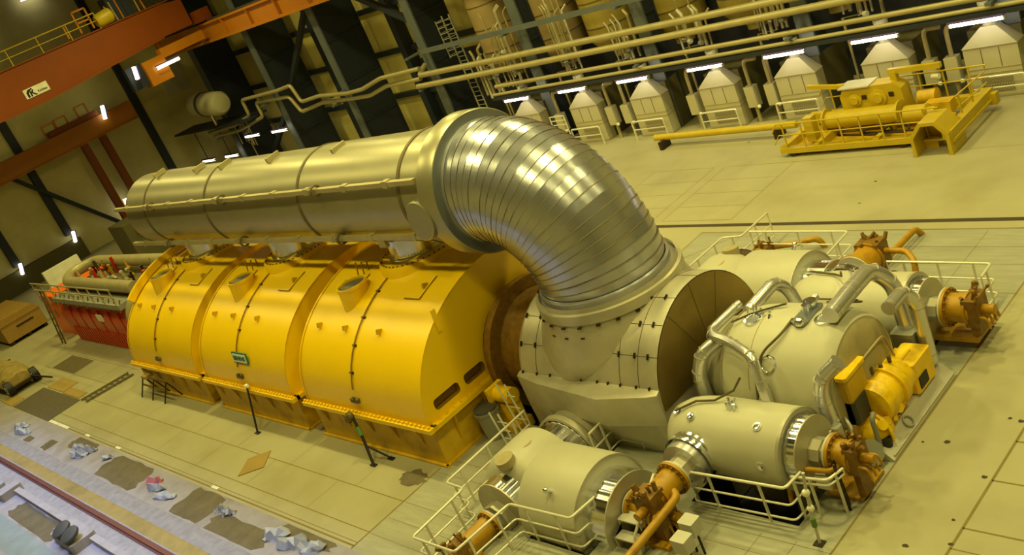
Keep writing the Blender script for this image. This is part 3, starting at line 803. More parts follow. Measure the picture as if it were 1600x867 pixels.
a = [(-13.3 + .35 * math.cos(q) * (1 + .15 * math.sin(3 * q)), 18.75 + .45 * math.sin(q), 2.55 - .25 * math.sin(q) + .08) for q in [2 * PI * i / 30 for i in range(36)]]
mb.tube(a, .022, 6); mb.tube([(-13.9, 18.4, 2.9), (-13.5, 18.7, 2.72), (-13.2, 19.2, 2.4)], .022, 6); mb.build_each('thermocouple_wire', m_seam, t)
mb = MB()
rv = random.Random(5)
for i in range(9):
    mb.cyl((-15.2 + i * .1, 17.2 + rv.uniform(-.1, .5), 2.9), (-15.2 + i * .1, 17.2 + rv.uniform(0, .5), 3.12), .035, n=8)
mb.tube([(-15.4, 17.0, 3.0), (-15.0, 17.3, 3.08), (-14.7, 17.5, 3.1), (-14.2, 17.8, 3.12)], .03, 6); mb.build_each('valve_cluster', m_chrome, t)

# ---------------------------------------------------------------- stop valves
def bands(mb, o, d, r, L, k=1):
    """bright sheet drum made of flat staves, with a lip at each end"""
    d = Vector(d).normalized(); o = Vector(o); u, w = perp(d); n = 26 * 8; vs = []
    for t_ in (0, L):
        for i in range(n):
            a = 2 * PI * i / n; rr = r * (1 + .006 * math.cos(26 * a))
            vs.append(o + d * t_ + (u * math.cos(a) + w * math.sin(a)) * rr)
    mb.add(vs, [(i, (i + 1) % n, n + (i + 1) % n, n + i) for i in range(n)])
    return mb
def ip_valve(label):
    t = thing('intermediate_stop_valve', label, 'valve', (-19.6, 13.2, 0), 'cream intercept valves on both sides of the silver turbine')
    X, Y, Z_ = -20.15, 12.6, .2
    mb = MB(); mb.lathe((X, 13.62, Z_), (0, -1, 0), [(0, 1.1), (.03, 1.28), (.4, 1.33), (1.25, 1.33), (1.5, 1.24), (1.65, 1.0), (1.70, .6)], 56); mb.build('inlet_body', m_cream, t, 40)
    mb = MB(); mb.lathe((-19.25, Y, Z_), (1, 0, 0), [(0, 1.0), (.02, 1.34), (.1, 1.39), (2.1, 1.39), (2.11, 1.15)], 64); mb.build('valve_body', m_cream, t, 40)
    mb = MB(); mb.ring((-17.16, Y, Z_), (1, 0, 0), 1.34, .05, .03, 56); mb.build('end_lip', m_ip, t)
    mb = bands(MB(), (-17.15, Y, Z_), (1, 0, 0), 1.09, .74); mb.build('end_band', m_chrome, t, 60)
    mb = MB(); mb.lathe((-16.41, Y, Z_), (1, 0, 0), [(0, 1.11), (.04, 1.11), (.04, 0)], 48, False); mb.build('end_disc', m_ip, t)
    mb = bands(MB(), (X, 13.6, Z_), (0, 1, 0), 1.03, .62); mb.build('inlet_band', m_chrome, t, 60)
    mb = MB(); mb.lathe((X, 14.2, Z_), (0, 1, 0), [(0, 1.05), (.02, 1.12), (.2, 1.12), (.3, 1.04), (1.2, 1.04)], 48, False); mb.build('inlet_flange', m_ip, t)
    mb = bands(MB(), (X, 12.1, Z_ + .12), (0, -1, 0), .86, .62); mb.build('cover_band', m_chrome, t, 60)
    mb = MB(); mb.lathe((X, 11.48, Z_ + .12), (0, -1, 0), [(0, .88), (.04, .88), (.05, 0)], 28, False); mb.build('cover_disc', m_ip, t)
    mb = MB(); mb.lathe((X, 11.46, Z_), (0, -1, 0), [(0, .5), (.3, .5), (.3, .3), (.36, .3)], 8, True); mb.build('valve_neck', m_ip, t, 10)
    mb = MB(); mb.lathe((X + .1, 12.15, Z_ + 1.18), (-.05, -.12, 1), [(0, .27), (.22, .27), (.23, 0)], 28, False); mb.build('top_plug', m_creamd, t)
    mb = MB(); mb.lathe((X + .05, 12.9, Z_ + 1.24), (0, 0, 1), [(0, .25), (.07, .25), (.07, .2), (.05, 0)], 28, False); mb.build('top_plug', m_creamd, t)
    mb = MB(); mb.cyl((-18.05, 11.75, 1.25), (-18.05, 11.62, 1.38), .06, n=10); mb.sphere((-18.03, 11.58, 1.42), .08); mb.build('drain_nipple', m_chrome, t)
    return t
v1 = ip_valve('cream intercept valve in the front, boxed in by white railings')
dup(v1, (v1.location.x + .4, mir(v1.location.y) + .05, .2), 'cream intercept valve behind the silver turbine, at the far side of the deck', scale=(1, -1, 1))
def hp_valve(label):
    t = thing('high_pressure_stop_valve', label, 'valve', (-14.3, 14.95, 0), 'cream stop valves flanking the high pressure turbine')
    Y, Z_ = 14.95, 1.1
    mb = MB(); mb.lathe((-16.3, Y, Z_), (1, 0, 0), [(0, .45), (.12, .68), (.45, .84), (.8, .91), (1.2, .95), (3.4, .95), (3.46, .93), (3.46, .8)], 60); mb.build('valve_body', m_cream, t, 40)
    mb = MB(); mb.ring((-12.88, Y, Z_), (1, 0, 0), .86, .10, .08, 52); mb.build('end_lip', m_ip, t)
    mb = bands(MB(), (-12.86, Y, Z_), (1, 0, 0), .80, .36); mb.build('end_band', m_chrome, t, 60)
    mb = MB(); mb.lathe((-12.50, Y, Z_), (1, 0, 0), [(0, .82), (.03, .82), (.03, 0)], 44, False); mb.build('end_disc', m_ip, t)
    mb = MB(); mb.lathe((-12.5, Y, Z_), (1, 0, 0), [(0, .34), (.3, .34), (.3, .26), (.42, .26)], 8, True); mb.build('valve_neck', m_ip, t, 10)
    mb = MB(); mb.lathe((-15.3, 14.15, Z_), (0, -1, 0), [(0, .66), (.08, .66), (.12, .60), (.2, .60), (.24, .66), (.3, .66)], 40, False); mb.build('port_band', m_chrome, t)
    mb = MB(); mb.lathe((-15.3, 13.87, Z_), (0, -1, 0), [(0, .60), (.22, .58), (.23, 0)], 40, False); mb.build('port_drum', m_alu, t)
    mb = MB(); mb.lathe((-15.3, 13.66, Z_), (0, -1, 0), [(0, .33), (.36, .33)], 8, True); mb.build('valve_neck', m_ip, t, 10)
    mb = MB(); mb.cyl((-14.2, 14.95, .3), (-14.2, 15.4, -.9), .5, n=24); mb.cyl((-13.0, 14.9, .2), (-13.0, 14.9, -2.5), .35, n=20); mb.build_each('outlet_pipe', m_ip, t)
    for x, a in ((-15.35, 62), (-13.45, 62), (-13.3, 8), (-15.9, 70)):
        a = math.radians(a); r_ = .93 if x > -15.8 else .80; nrm = V(0, -math.cos(a), math.sin(a))
        mb = MB(); mb.lathe(V(x, Y, Z_) + nrm * r_, nrm, [(0, .11), (.05, .11), (.05, .07), (.03, 0)], 20, False); mb.build('inspection_port', m_chrome, t)
    mb = MB(); mb.tube([(-15.9, 14.6, 1.95), (-15.4, 14.9, 2.1), (-14.9, 15.0, 2.12), (-14.5, 15.3, 2.25), (-14.35, 15.5, 2.5)], .03, 6); mb.build('cable', m_seam, t)
    mb = MB()
    for i in range(6): mb.cyl((-14.45 + .09 * (i % 3), 14.85 + .1 * (i // 3), 2.0), (-14.45 + .1 * (i % 3), 14.85 + .12 * (i // 3), 2.2 + .07 * (i % 2)), .035, n=8)
    mb.build_each('gauge_cluster', m_chrome, t)
    return t
v2 = hp_valve('cream stop valve in the front right, its bright end facing the rusty actuator')
dup(v2, (v2.location.x + .1, 20.9, 0), 'cream stop valve on the far side of the cream turbine barrel', scale=(1, -1, 1))

# ---------------------------------------------------------------- hydraulic actuators
def actuator(label, o, d, L, r, base_z=0.0, seed=1, group='ochre hydraulic valve actuators', plate=None):
    o, d = Vector(o), Vector(d).normalized(); u = V(0, 0, 1); w = d.cross(u)
    t = thing('valve_actuator', label, 'actuator', (o.x, o.y, 0), group)
    rv = random.Random(seed)
    mb = MB(); mb.lathe(o, d, [(0, r * 1.32), (.05, r * 1.32)], 28); mb.build('mount_ring', m_lgrey, t)
    mb = MB(); mb.lathe(o + d * .05, d, [(0, r * 1.35), (.08, r * 1.35)], 28); f = mb.build('mount_flange', m_rust, t)
    mb = MB()
    for i in range(16):
        a = 2 * PI * i / 16; p = o + d * .13 + (u * math.cos(a) + w * math.sin(a)) * r * 1.2
        mb.cyl(p, p + d * .06, .03, n=6)
    mb.build_each('flange_bolt', m_rustd, f)
    mb = MB(); mb.lathe(o + d * .13, d, [(0, r), (L * .5, r), (L * .5, r * 1.12), (L * .5 + .06, r * 1.12), (L * .5 + .06, r * .95), (L * .62, r * .9)], 30); mb.build('spring_housing', m_rust, t)
    c = o + d * (L * .72 + .1)
    mb = MB(); mb.obox(c, d * L * .2, w * r * .85, u * r * 1.0); b = mb.build('control_block', m_rustd, t)
    mb = MB()
    for i in range(11):
        p = c + d * rv.uniform(-.2, .2) * L + w * rv.uniform(-.9, .9) * r + u * rv.uniform(.4, 1.0) * r
        q = p + (u * rv.uniform(.1, .3) + w * rv.uniform(-.15, .15) + d * rv.uniform(-.1, .15))
        mb.cyl(p, q, rv.uniform(.03, .06), n=8)
        if i % 3 == 0: mb.sphere(q, rv.uniform(.05, .08), 8)
    mb.build_each('pilot_valve', m_rustd, b)
    mb = MB()
    for i in range(4):
        p = c + d * .1 + w * r * (-.8 + .5 * i) - u * .1; mb.tube([p, p + d * .25, p + d * .3 - u * .3], .03, 6, .1)
    mb.build_each('oil_line', m_rust, b)
    mb = MB(); mb.cyl(c + d * L * .2, c + d * (L * .2 + .3), r * .33, n=16); mb.build('end_stub', m_rust, t)
    bz = c.z - r
    mb = MB()
    if plate: mb.box(*plate)
    else: mb.obox((c.x, c.y, base_z + .05), d * L * .28, w * r * 1.1, (0, 0, .05))
    mb.build('foot_plate', m_rust, t)
    mb = MB(); mb.obox((c.x, c.y, (base_z + bz) / 2 + .05), d * L * .12, w * r * .6, (0, 0, (bz - base_z) / 2 + .02)); mb.build('foot_column', m_rustd, t)
    return t
actuator('ochre actuator right of the front cream stop valve, on a rusty plate', (-12.08, 15.0, 1.1), (1, 0, 0), .68, .33, .1, 1, plate=(-12.35, -11.5, 14.75, 15.8, .02, .1))
actuator('ochre actuator on the deck between the two front cream valves', (-15.3, 13.3, 1.1), (0, -1, 0), 1.25, .33, 0, 2)
actuator('ochre actuator lying behind the railing at the bottom, left of the front valve', (-20.15, 11.02, .32), (0, -1, 0), 1.6, .30, 0, 3)
actuator('brown actuator in front of the bright end disc of the front intercept valve', (-16.33, 12.6, .5), (1, 0, 0), 1.1, .33, 0, 4)
actuator('ochre actuator at the far right, on a rusty tray beside the far cream stop valve', (-12.0, 20.95, 1.15), (1, 0, 0), .9, .38, .45, 5, plate=(-12.6, -11.25, 20.7, 22.0, .28, .42))
actuator('ochre actuator standing beyond the cream turbine barrel, pointing to the far wall', (-15.3, 22.45, 1.15), (0, 1, 0), 1.5, .42, 0, 6)
actuator('ochre actuator at the back railing, behind the far intercept valve', (-20.15, mir(11.02), .32), (0, 1, 0), 1.4, .30, 0, 7)
def oilpipe(pts, r, label, m=None, bend=.2, name='oil_pipe', cat='pipe'):
    mb = MB(); mb.tube(pts, r, 14, bend)
    return single(name, mb, m or m_rust, label, cat)
oilpipe([(-15.2, 12.85, 1.15), (-14.85, 12.75, 1.05), (-14.8, 10.9, 1.0), (-14.8, 9.4, .95), (-14.8, 9.2, .0)], .10, 'long ochre pipe running to the bottom edge past two grey boxes')
oilpipe([(-12.95, 14.2, .1), (-12.95, 14.35, 1.0), (-11.85, 14.5, 1.0), (-11.75, 14.8, 1.05)], .06, 'thin ochre pipe along the rail beside the front right actuator')
oilpipe([(-15.0, 23.7, 1.2), (-14.3, 23.7, 1.2), (-13.9, 23.3, 1.1), (-13.85, 22.9, 0)], .09, 'bent ochre pipe rising from the deck beside the far actuator')
oilpipe([(-15.65, 24.7, .3), (-15.55, 26.6, .3), (-15.5, 26.8, .0)], .10, 'straight ochre pipe pointing to the far deck edge')
oilpipe([(-20.1, 25.3, .4), (-19.3, 25.5, .4), (-18.6, 25.9, .4), (-18.5, 26.0, 0)], .10, 'short ochre pipe elbow behind the far white railing')
# ---------------------------------------------------------------- front gear set on its skid
t = thing('turning_gear', 'bright yellow gear unit at the end of the cream turbine', 'gear unit', (-12.2, 17.8, 0))
mb = MB(); mb.lathe((-12.12, 16.85, .95), (0, 1, 0), [(0, .3), (.05, .5), (.35, .56), (.36, .5), (.75, .5), (.76, .58), (1.0, .58), (1.01, .5), (1.4, .48), (1.45, .3)], 36); mb.build('gear_housing', m_bright, t)
mb = MB(); mb.box(-12.35, -11.65, 18.25, 19.2, .4, 1.2, .05); b = mb.build('drive_cover', m_bright, t)
mb = MB(); mb.box(-11.66, -11.62, 18.35, 18.75, .5, .8); mb.build('louvre', m_black, b)
mb = MB(); mb.box(-12.4, -12.0, 18.3, 18.9, 1.2, 1.24); mb.build('cover_cap', m_bright, b)
mb = MB(); mb.sphere((-12.02, 16.75, .42), .42, 20, (.85, 1.1, .95)); lg = mb.build('lower_gearcase', m_bright, t)
mb = MB(); mb.ring((-12.02, 16.72, .42), (.3, 1, 0), .36, .1, .07, 28); mb.build('gearcase_flange', m_bright, lg)
mb = MB()
for i_, (x_, y_, z_) in enumerate(((-11.75, 16.85, .62), (-11.72, 17.1, .5), (-11.7, 17.35, .62), (-11.78, 17.6, .5), (-11.72, 17.85, .66), (-11.85, 17.3, .3))): mb.cyl((x_ - .2, y_, z_), (x_ + .05, y_ - .04, z_ + .08), (.1, .07, .12, .08, .09, .11)[i_], n=14)
mb.build_each('pipe_connection', m_bright, t)
mb = MB(); mb.cyl((-12.0, 17.35, .8), (-11.95, 17.2, 1.25), .16, n=18); mb.cyl((-11.9, 16.7, .6), (-11.7, 16.55, .75), .12, n=16); mb.build_each('oil_filler', m_bright, t)
mb = MB()
for i in range(4): mb.cyl((-12.3 + .1 * i, 17.2 + .25 * i, 1.5), (-12.3 + .1 * i, 17.2 + .25 * i, 1.62 + .05 * (i % 2)), .05, n=10)
mb.build_each('cap_bolt', m_seam, t)
mb = MB(); mb.cyl((-11.75, 16.5, .12), (-11.75, 16.5, .42), .16, n=18); mb.build('black_pump', m_black, t)
mb = MB(); mb.box(-12.6, -11.87, 16.4, 19.4, .02, .40); mb.build('bed_plate', m_yel2, t)
t = thing('skid_plate', 'light grey sloping cover plate along the deck edge beside the yellow gear', 'plate', (-11.75, 17.9, 0))
mb = MB(); mb.prism([(-11.44, .0), (-11.44, .05), (-11.76, .34), (-11.86, .34), (-11.86, 0)], 'y', 16.2, 19.65); mb.build('cover_sheet', m_lgrey, t)
mb = MB(); mb.tube([(-11.47, 16.3, .11), (-11.47, 19.6, .11)], .025, 8); mb.build('edge_pipe', m_ip, t)
mb = MB(); mb.ring((-11.62, 17.4, .24), (.7, 0, .7), .12, .03, .04, 18); mb.build('hand_wheel', m_galv, t)
t = thing('bearing_pedestal', 'yellow bearing pedestal under the dusty end of the cream turbine', 'pedestal', (-12.0, 17.2, 0))
mb = MB(); mb.box(-12.4, -12.15, 16.3, 17.15, -.5, 2.08, .05); mb.build('pedestal_block', m_yel2, t)
mb = MB(); mb.box(-12.42, -12.1, 16.25, 17.2, 2.08, 2.17, .05); mb.build('pedestal_cap', m_bright, t)
mb = MB(); mb.box(-12.5, -12.1, 16.3, 16.9, .85, 1.45, .05); o = single('terminal_box', mb, m_dgrey, 'dark grey box beside the yellow gear unit', 'box')
mb = MB(); mb.box(-12.7, -12.1, 19.3, 19.9, .4, 1.35, .04); single('terminal_box', mb, m_grey, 'grey metal box behind the yellow gear unit', 'box')
mb = MB(); mb.box(-12.9, -12.3, 15.7, 15.95, .35, 1.15, .04); single('terminal_box', mb, m_lgrey, 'pale grey box under the bright pipe, left of the dark box', 'box')
mb = MB(); mb.lathe((-11.8, 15.95, .4), (1, -.3, .5), [(0, .32), (.06, .32)], 8); single('octagonal_cover', mb, m_grey, 'grey octagonal cover plate between the front actuator and the yellow gear', 'cover')
oilpipe([(-12.3, 17.0, 1.2), (-12.2, 17.1, 2.05), (-12.2, 18.3, 2.05), (-12.2, 18.5, 1.3)], .03, 'thin pipe loop over the yellow gear unit', m_creamd, .2)
oilpipe([(-11.75, 16.3, 0), (-11.8, 16.35, 1.05), (-11.8, 16.5, 1.12)], .06, 'grey upright post in front of the yellow gear unit', m_grey, .2, 'upright_post', 'post')
# ---------------------------------------------------------------- guard railings
def railing(label, pts, ends=None, hs=(1.1, .62, .2), sp=1.15, mirror=False, cap=True):
    pts = [V(x, mir(y) if mirror else y, 0) for x, y in pts]
    c = sum(pts, V(0, 0, 0)) / len(pts)
    t = thing('guard_railing', label, 'railing', (c.x, c.y, 0), 'white tubular railings on the steel deck')
    for h, nm in zip(hs, ('top_rail', 'middle_rail', 'knee_rail')):
        mb = MB(); mb.tube([p + V(0, 0, h) for p in pts], .036 if h > 1 else .026, 10, .12); mb.build(nm, m_white, t)
    if cap:
        for p in (pts[0], pts[-1]):
            mb = MB(); mb.tube([p + V(0, 0, hs[0]), p + V(0, 0, hs[-1])], .024, 8); mb.build('end_bar', m_white, t)
    done = []
    for a, b in zip(pts, pts[1:]):
        L = (b - a).length; k = max(1, round(L / sp))
        for i in range(k):
            f = (i + .5) / k if k > 1 or L > .9 else .5
            p = a + (b - a) * f
            mb = MB(); mb.bar(p, p + V(0, 0, hs[0]), .06, .04); mb.build('post', m_white, t)
    return t
railing('white railing around the front intercept valve and along the bottom edge', [(-21.88, 14.54), (-21.86, 11.22), (-21.06, 11.19), (-21.02, 9.22), (-19.29, 9.24), (-19.13, 11.12), (-17.0, 11.21), (-16.87, 12.31)])
railing('white railing at the foot of the silver turbine between the two front valves', [(-18.85, 14.1), (-18.87, 15.05), (-17.28, 15.1), (-17.2, 15.85), (-16.75, 15.5)])
railing('white railing guarding the pit in front of the front right stop valve', [(-15.45, 13.95), (-15.2, 13.5), (-12.48, 13.61), (-12.43, 14.2)])
railing('short white railing between the front right actuator and the yellow gear', [(-12.48, 15.6), (-12.48, 16.3), (-12.0, 15.85)])
railing('pale railing at the far side corner, left of the far intercept valve', [(-21.55, 22.78), (-21.48, 24.73), (-20.74, 24.83), (-20.70, 26.47)])
railing('far white railing with a gate behind the far intercept valve', [(-20.6, 25.14), (-16.86, 25.06), (-16.82, 23.6)])
railing('white railing along the far stop valve at the far right of the deck', [(-14.71, 23.25), (-11.74, 23.2), (-11.73, 22.5)])
railing('white railing between the silver turbine and the far intercept valve', [(-17.3, 20.0), (-16.6, 20.2), (-16.5, 21.2)])
railing('narrow white railing beside the ochre actuator at the right deck edge', [(-12.6, 14.05), (-11.75, 14.15), (-11.62, 14.6)], hs=(1.05, .9))
# ladder way between casing and silver turbine
for y, l in ((14.55, 'white ladder rails climbing beside the silver turbine'), (13.9, 'white ladder rails beside the grey bin')):
    t = thing('access_ladder', l, 'ladder', (-22.4, y, 0))
    top = 1.9 if y > 14.2 else 1.3
    for dx_ in (-.2, .2):
        mb = MB(); mb.tube([(-22.3 + dx_ + .25, y - .1, 0), (-22.6 + dx_, y + .1, top)], .028, 8); mb.build('side_rail', m_white, t)
    for i in range(4):
        f = .2 + .2 * i
        mb = MB(); mb.tube([(-22.05 - .3 * f - .2, y - .1 + .2 * f, top * f), (-22.05 - .3 * f + .2, y - .1 + .2 * f, top * f)], .02, 6); mb.build('rung', m_white, t)
# ---------------------------------------------------------------- small things on the deck
t = thing('step_platform', 'grey metal step platform in front of the bright valve end disc', 'step', (-16.0, 12.1, 0))
mb = MB(); mb.box(-16.25, -15.6, 11.95, 12.6, .6, .64); mb.build('tread', m_lgrey, t)
mb = MB(); mb.box(-16.3, -15.6, 11.65, 11.95, .3, .34); mb.build('tread', m_lgrey, t)
for x in (-16.28, -15.6):
    mb = MB(); mb.prism([(11.65, 0), (11.65, .34), (11.95, .34), (11.95, .64), (12.6, .64), (12.6, 0), (12.5, 0), (12.5, .5), (12.0, .5), (11.8, 0)], 'x', x - .015, x + .015); mb.build('side_plate', m_lgrey, t)
mb = MB(); mb.tube([(-15.5, 11.6, .1), (-15.5, 11.6, .6), (-15.4, 12.5, 1.35), (-15.55, 12.9, 1.4)], .035, 10, .12); single('hand_rail', mb, m_white, 'bent white hand rail beside the grey step platform', 'handrail')
for (x, y, z, l) in ((-14.2, 12.2, .62, 'cream junction box on a stand, farther of the two beside the ochre pipe'), (-14.1, 11.72, .55, 'cream junction box on a stand, nearer of the two beside the ochre pipe')):
    t = thing('junction_box', l, 'box', (x, y, 0), 'cream junction boxes beside the ochre pipe')
    mb = MB(); mb.box(x - .2, x + .2, y - .18, y + .18, z, z + .36, .02); mb.build('housing', m_lgrey, t)
    for dx_ in (-.12, .1):
        mb = MB(); mb.cyl((x + dx_, y, 0), (x + dx_, y, z), .03, n=8); mb.build('leg', m_clip, t)
t = thing('junction_box', 'pale box on a post beside the front right actuator', 'box', (-12.1, 14.55, 0), 'deck boxes')
mb = MB(); mb.box(-12.3, -11.95, 14.42, 14.62, .5, .85, .02); mb.build('housing', m_lgrey, t)
for x, y in ((-11.65, 14.45), (-11.75, 14.6)):
    mb = MB(); mb.bar((x, y, 0), (x - .05, y, 1.25), .05); mb.build('leg', m_clip, t)
t = thing('marker_mast', 'slim mast with white cap and green strap at the front right of the deck', 'mast', (-11.79, 13.3, 0))
mb = MB(); mb.tube([(-11.78, 13.3, 0), (-11.74, 13.3, .8), (-11.66, 13.3, 1.5), (-11.6, 13.32, 1.95)], .035, 8); mb.build('pole', m_lgrey, t)
mb = MB(); mb.sphere((-11.66, 13.27, 1.45), .09); mb.sphere((-11.70, 13.3, 1.0), .08); mb.build_each('cap', m_sign, t)
mb = MB(); mb.cyl((-11.76, 13.3, .5), (-11.74, 13.3, .72), .06, n=10); mb.build('strap', m_green, t)
mb = MB(); mb.box(-11.9, -11.68, 13.2, 13.4, 0, .03); mb.build('foot', m_clip, t)
# bin, bracket beside the nearest casing
t = thing('waste_bin', 'grey cylindrical bin at the corner of the nearest yellow casing', 'bin', (-23.6, 14.5, 0))
mb = MB(); mb.lathe((-23.6, 14.45, 0), (0, 0, 1), [(0, .34), (.9, .38), (.92, .41), (1.0, .41), (1.0, .36), (.5, .34)], 28); mb.build('drum', m_grey, t)
mb = MB(); mb.lathe((-23.6, 14.45, 1.0), (0, 0, 1), [(0, .40), (.06, .38), (.1, .1)], 28); mb.build('lid', m_dgrey, t)
t = thing('drive_motor', 'yellow drive stand between the nearest yellow casing and the silver turbine', 'motor', (-23.2, 15.1, 0))
mb = MB(); mb.cyl((-23.5, 15.0, 1.2), (-22.75, 15.0, 1.2), .26, n=24); mb.build('motor_body', m_bright, t)
mb = MB(); mb.box(-23.6, -23.45, 14.65, 15.3, .2, 1.5); mb.box(-23.3, -22.8, 14.8, 15.2, .3, .95); mb.build('stand', m_bright, t)
mb = MB(); mb.box(-23.7, -22.7, 14.6, 15.3, -.02, .3); mb.build('base', m_yel2, t)
# ================================================================ FAR SIDE
# row of hooded cabinets with lamps
CX = [-43.35, -38.8, -34.35, -29.9, -25.6, -21.35, -17.1, -12.9]
CLAB = ['half hidden behind the elbow', 'first from the elbow fully in view', 'second fully in view right of the elbow', 'above the left end of the yellow beam on the floor',
        'behind the left half of the yellow trolley', 'behind the right half of the yellow trolley', 'at the right edge of the picture, right of the trolley', 'beyond the right edge']
def cabinet(x, label):
    t = thing('hooded_cabinet', label, 'cabinet', (x, 38.5, 0), 'row of hooded cabinets along the far wall')
    y0, y1 = 37.55, 38.2; w = 1.03
    mb = MB(); mb.box(x - w + .02, x + w - .02, y1, 40.4, 0, 2.6); mb.build('shaded_rear', m_olive, t)  # made-up rear body, dark olive stands in for the shaded cabinet sides
    mb = MB(); mb.box(x - w, x + w, y0, y1, 0, 2.12); mb.build('body', m_cab, t)
    mb = MB()
    for z in (.05, 1.02, 1.22): mb.box(x - w - .01, x + w + .01, y0 - .015, y1, z, z + .035)
    mb.build_each('band', m_pipe, t)
    mb = MB()
    for dx_ in (-.35, .33): mb.box(x + dx_ - .012, x + dx_ + .012, y0 - .012, y0 + .02, 1.26, 2.05)
    mb.build_each('panel_joint', m_seam, t)
    for z in (.28, .66):
        mb = MB(); mb.box(x - .55, x + .62, y0 - .03, y0 + .02, z, z + .27); mb.build('vent_grille', m_grille, t)
    mb = MB()
    q = [(x - w - .03, y0 - .03), (x + w + .03, y0 - .03), (x + w + .03, y1), (x - w - .03, y1)]
    p = [(x - .3, 37.8), (x + .3, 37.8), (x + .3, 38.2), (x - .3, 38.2)]
    mb.add([(a, b, 2.12) for a, b in q] + [(a, b, 2.82) for a, b in p], [(0, 1, 5, 4), (1, 2, 6, 5), (2, 3, 7, 6), (3, 0, 4, 7), (4, 5, 6, 7), (3, 2, 1, 0)])
    mb.build('hood', m_cab, t)
    mb = MB(); mb.lathe((x, 38.05, 2.8), (0, 0, 1), [(0, .25), (1.0, .3)], 20); mb.build('duct', m_cab, t)
    return t
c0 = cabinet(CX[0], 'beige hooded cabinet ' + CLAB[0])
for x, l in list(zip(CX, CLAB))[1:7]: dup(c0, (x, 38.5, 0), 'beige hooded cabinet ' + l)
def tube_lamp(x, y, z, L, label, d=(1, 0, 0), m=None, r=.075, group='fluorescent tube lamps over the hooded cabinets', arm=None):
    t = thing('tube_lamp', label, 'lamp', (x, y, z), group)
    d = Vector(d).normalized()
    c = V(x, y, z)
    mb = MB(); mb.cyl(c - d * L / 2, c + d * L / 2, r, n=14); mb.build('tube', m or m_tube, t)
    mb = MB(); u = V(0, 0, 1) if abs(d.z) < .9 else V(0, 1, 0); w = d.cross(u)
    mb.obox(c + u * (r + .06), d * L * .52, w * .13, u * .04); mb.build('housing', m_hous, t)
    mb = MB(); mb.obox(c + d * (L / 2 + .02), d * .03, w * .07, u * .07); mb.obox(c - d * (L / 2 + .02), d * .03, w * .07, u * .07); mb.build_each('end_socket', m_lgrey, t)
    if arm:
        mb = MB(); mb.bar(c, Vector(arm), .05); mb.build('hanger', m_blue, t)
    return t
LL = ['glowing tube lamp over the cabinet behind the elbow', 'glowing tube lamp first from the elbow fully in view', 'glowing tube lamp second right of the elbow', 'glowing tube lamp over the left end of the yellow floor beam',
      'glowing tube lamp above the left half of the yellow trolley', 'glowing tube lamp above the right half of the yellow trolley', 'glowing tube lamp at the right edge, the largest']
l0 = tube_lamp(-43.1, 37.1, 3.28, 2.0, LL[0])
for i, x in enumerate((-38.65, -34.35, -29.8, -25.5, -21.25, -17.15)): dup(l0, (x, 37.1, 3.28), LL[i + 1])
# riser pipes with boxes between the cabinets
def riser(x, label):
    t = thing('riser_pipe', label, 'pipe', (x, 37.8, 0), 'beige riser pipes between the hooded cabinets')
    mb = MB(); mb.tube([(x, 37.8, 0), (x, 37.8, 2.9), (x + .1, 37.8, 3.1), (x + .7, 37.8, 3.1)], .09, 10, .15); mb.build('pipe', m_pipe, t)
    mb = MB(); mb.box(x - .26, x + .26, 37.55, 38.0, .85, 1.85, .03); mb.build('junction_box', m_cab, t)
    mb = MB(); mb.sphere((x + .3, 37.6, .85), .09, 10); mb.build('pressure_gauge', m_sign, t)
    return t
r0 = riser(-41.0, 'beige riser pipe with a box right of the elbow')
for x, l in ((-37.1, 'riser pipe with a box right of the first cabinet fully in view'), (-36.0, 'riser pipe with a box left of the second cabinet in view'), (-31.6, 'riser pipe with a box left of the cabinet above the yellow beam end'), (-28.2, 'riser pipe with a box right of the cabinet above the yellow beam end'), (-27.1, 'riser pipe with a box left of the cabinet behind the trolley'),
             (-19.6, 'riser pipe with a box behind the right end of the trolley'), (-18.7, 'riser pipe with a box left of the cabinet at the right edge')):
    dup(r0, (x, 37.8, 0), l)
# low tubular barriers in front of the cabinets
def barrier(x, label):
    t = thing('floor_barrier', label, 'barrier', (x, 37.1, 0), 'low grey barriers in front of the cabinets')
    mb = MB(); mb.tube([(x - 1.05, 37.1, 0), (x - 1.05, 37.1, 1.05), (x + 1.05, 37.1, 1.05), (x + 1.05, 37.1, 0)], .045, 10, .1); mb.build('frame', m_white, t)
    mb = MB(); mb.tube([(x - 1.05, 37.1, .6), (x + 1.05, 37.1, .6)], .035, 8); mb.build('middle_rail', m_white, t)
    return t
b0 = barrier(CX[1], 'low grey barrier before the first cabinet right of the elbow')
for i, l in ((2, 'low grey barrier before the second cabinet right of the elbow'), (3, 'low grey barrier behind the left end of the yellow beam'), (4, 'low grey barrier behind the left half of the trolley'), (5, 'low grey barrier behind the right half of the trolley'), (6, 'low grey barrier at the right edge before the last cabinet')):
    dup(b0, (CX[i] - (.0 if i < 6 else -.2), 37.1, 0), l)
t = thing('service_steps', 'small grey railed steps beside the first cabinet right of the elbow', 'steps', (-40.4, 37.3, 0))
for z in (1.5, 1.75, 2.0):
    mb = MB(); mb.tube([(-40.9, 36.9, z), (-39.8, 36.9, z)], .035, 8); mb.build('rail', m_white, t)
for x in (-40.9, -39.8):
    mb = MB(); mb.tube([(x, 36.9, 0), (x, 36.9, 2.0)], .035, 8); mb.build('post', m_white, t)
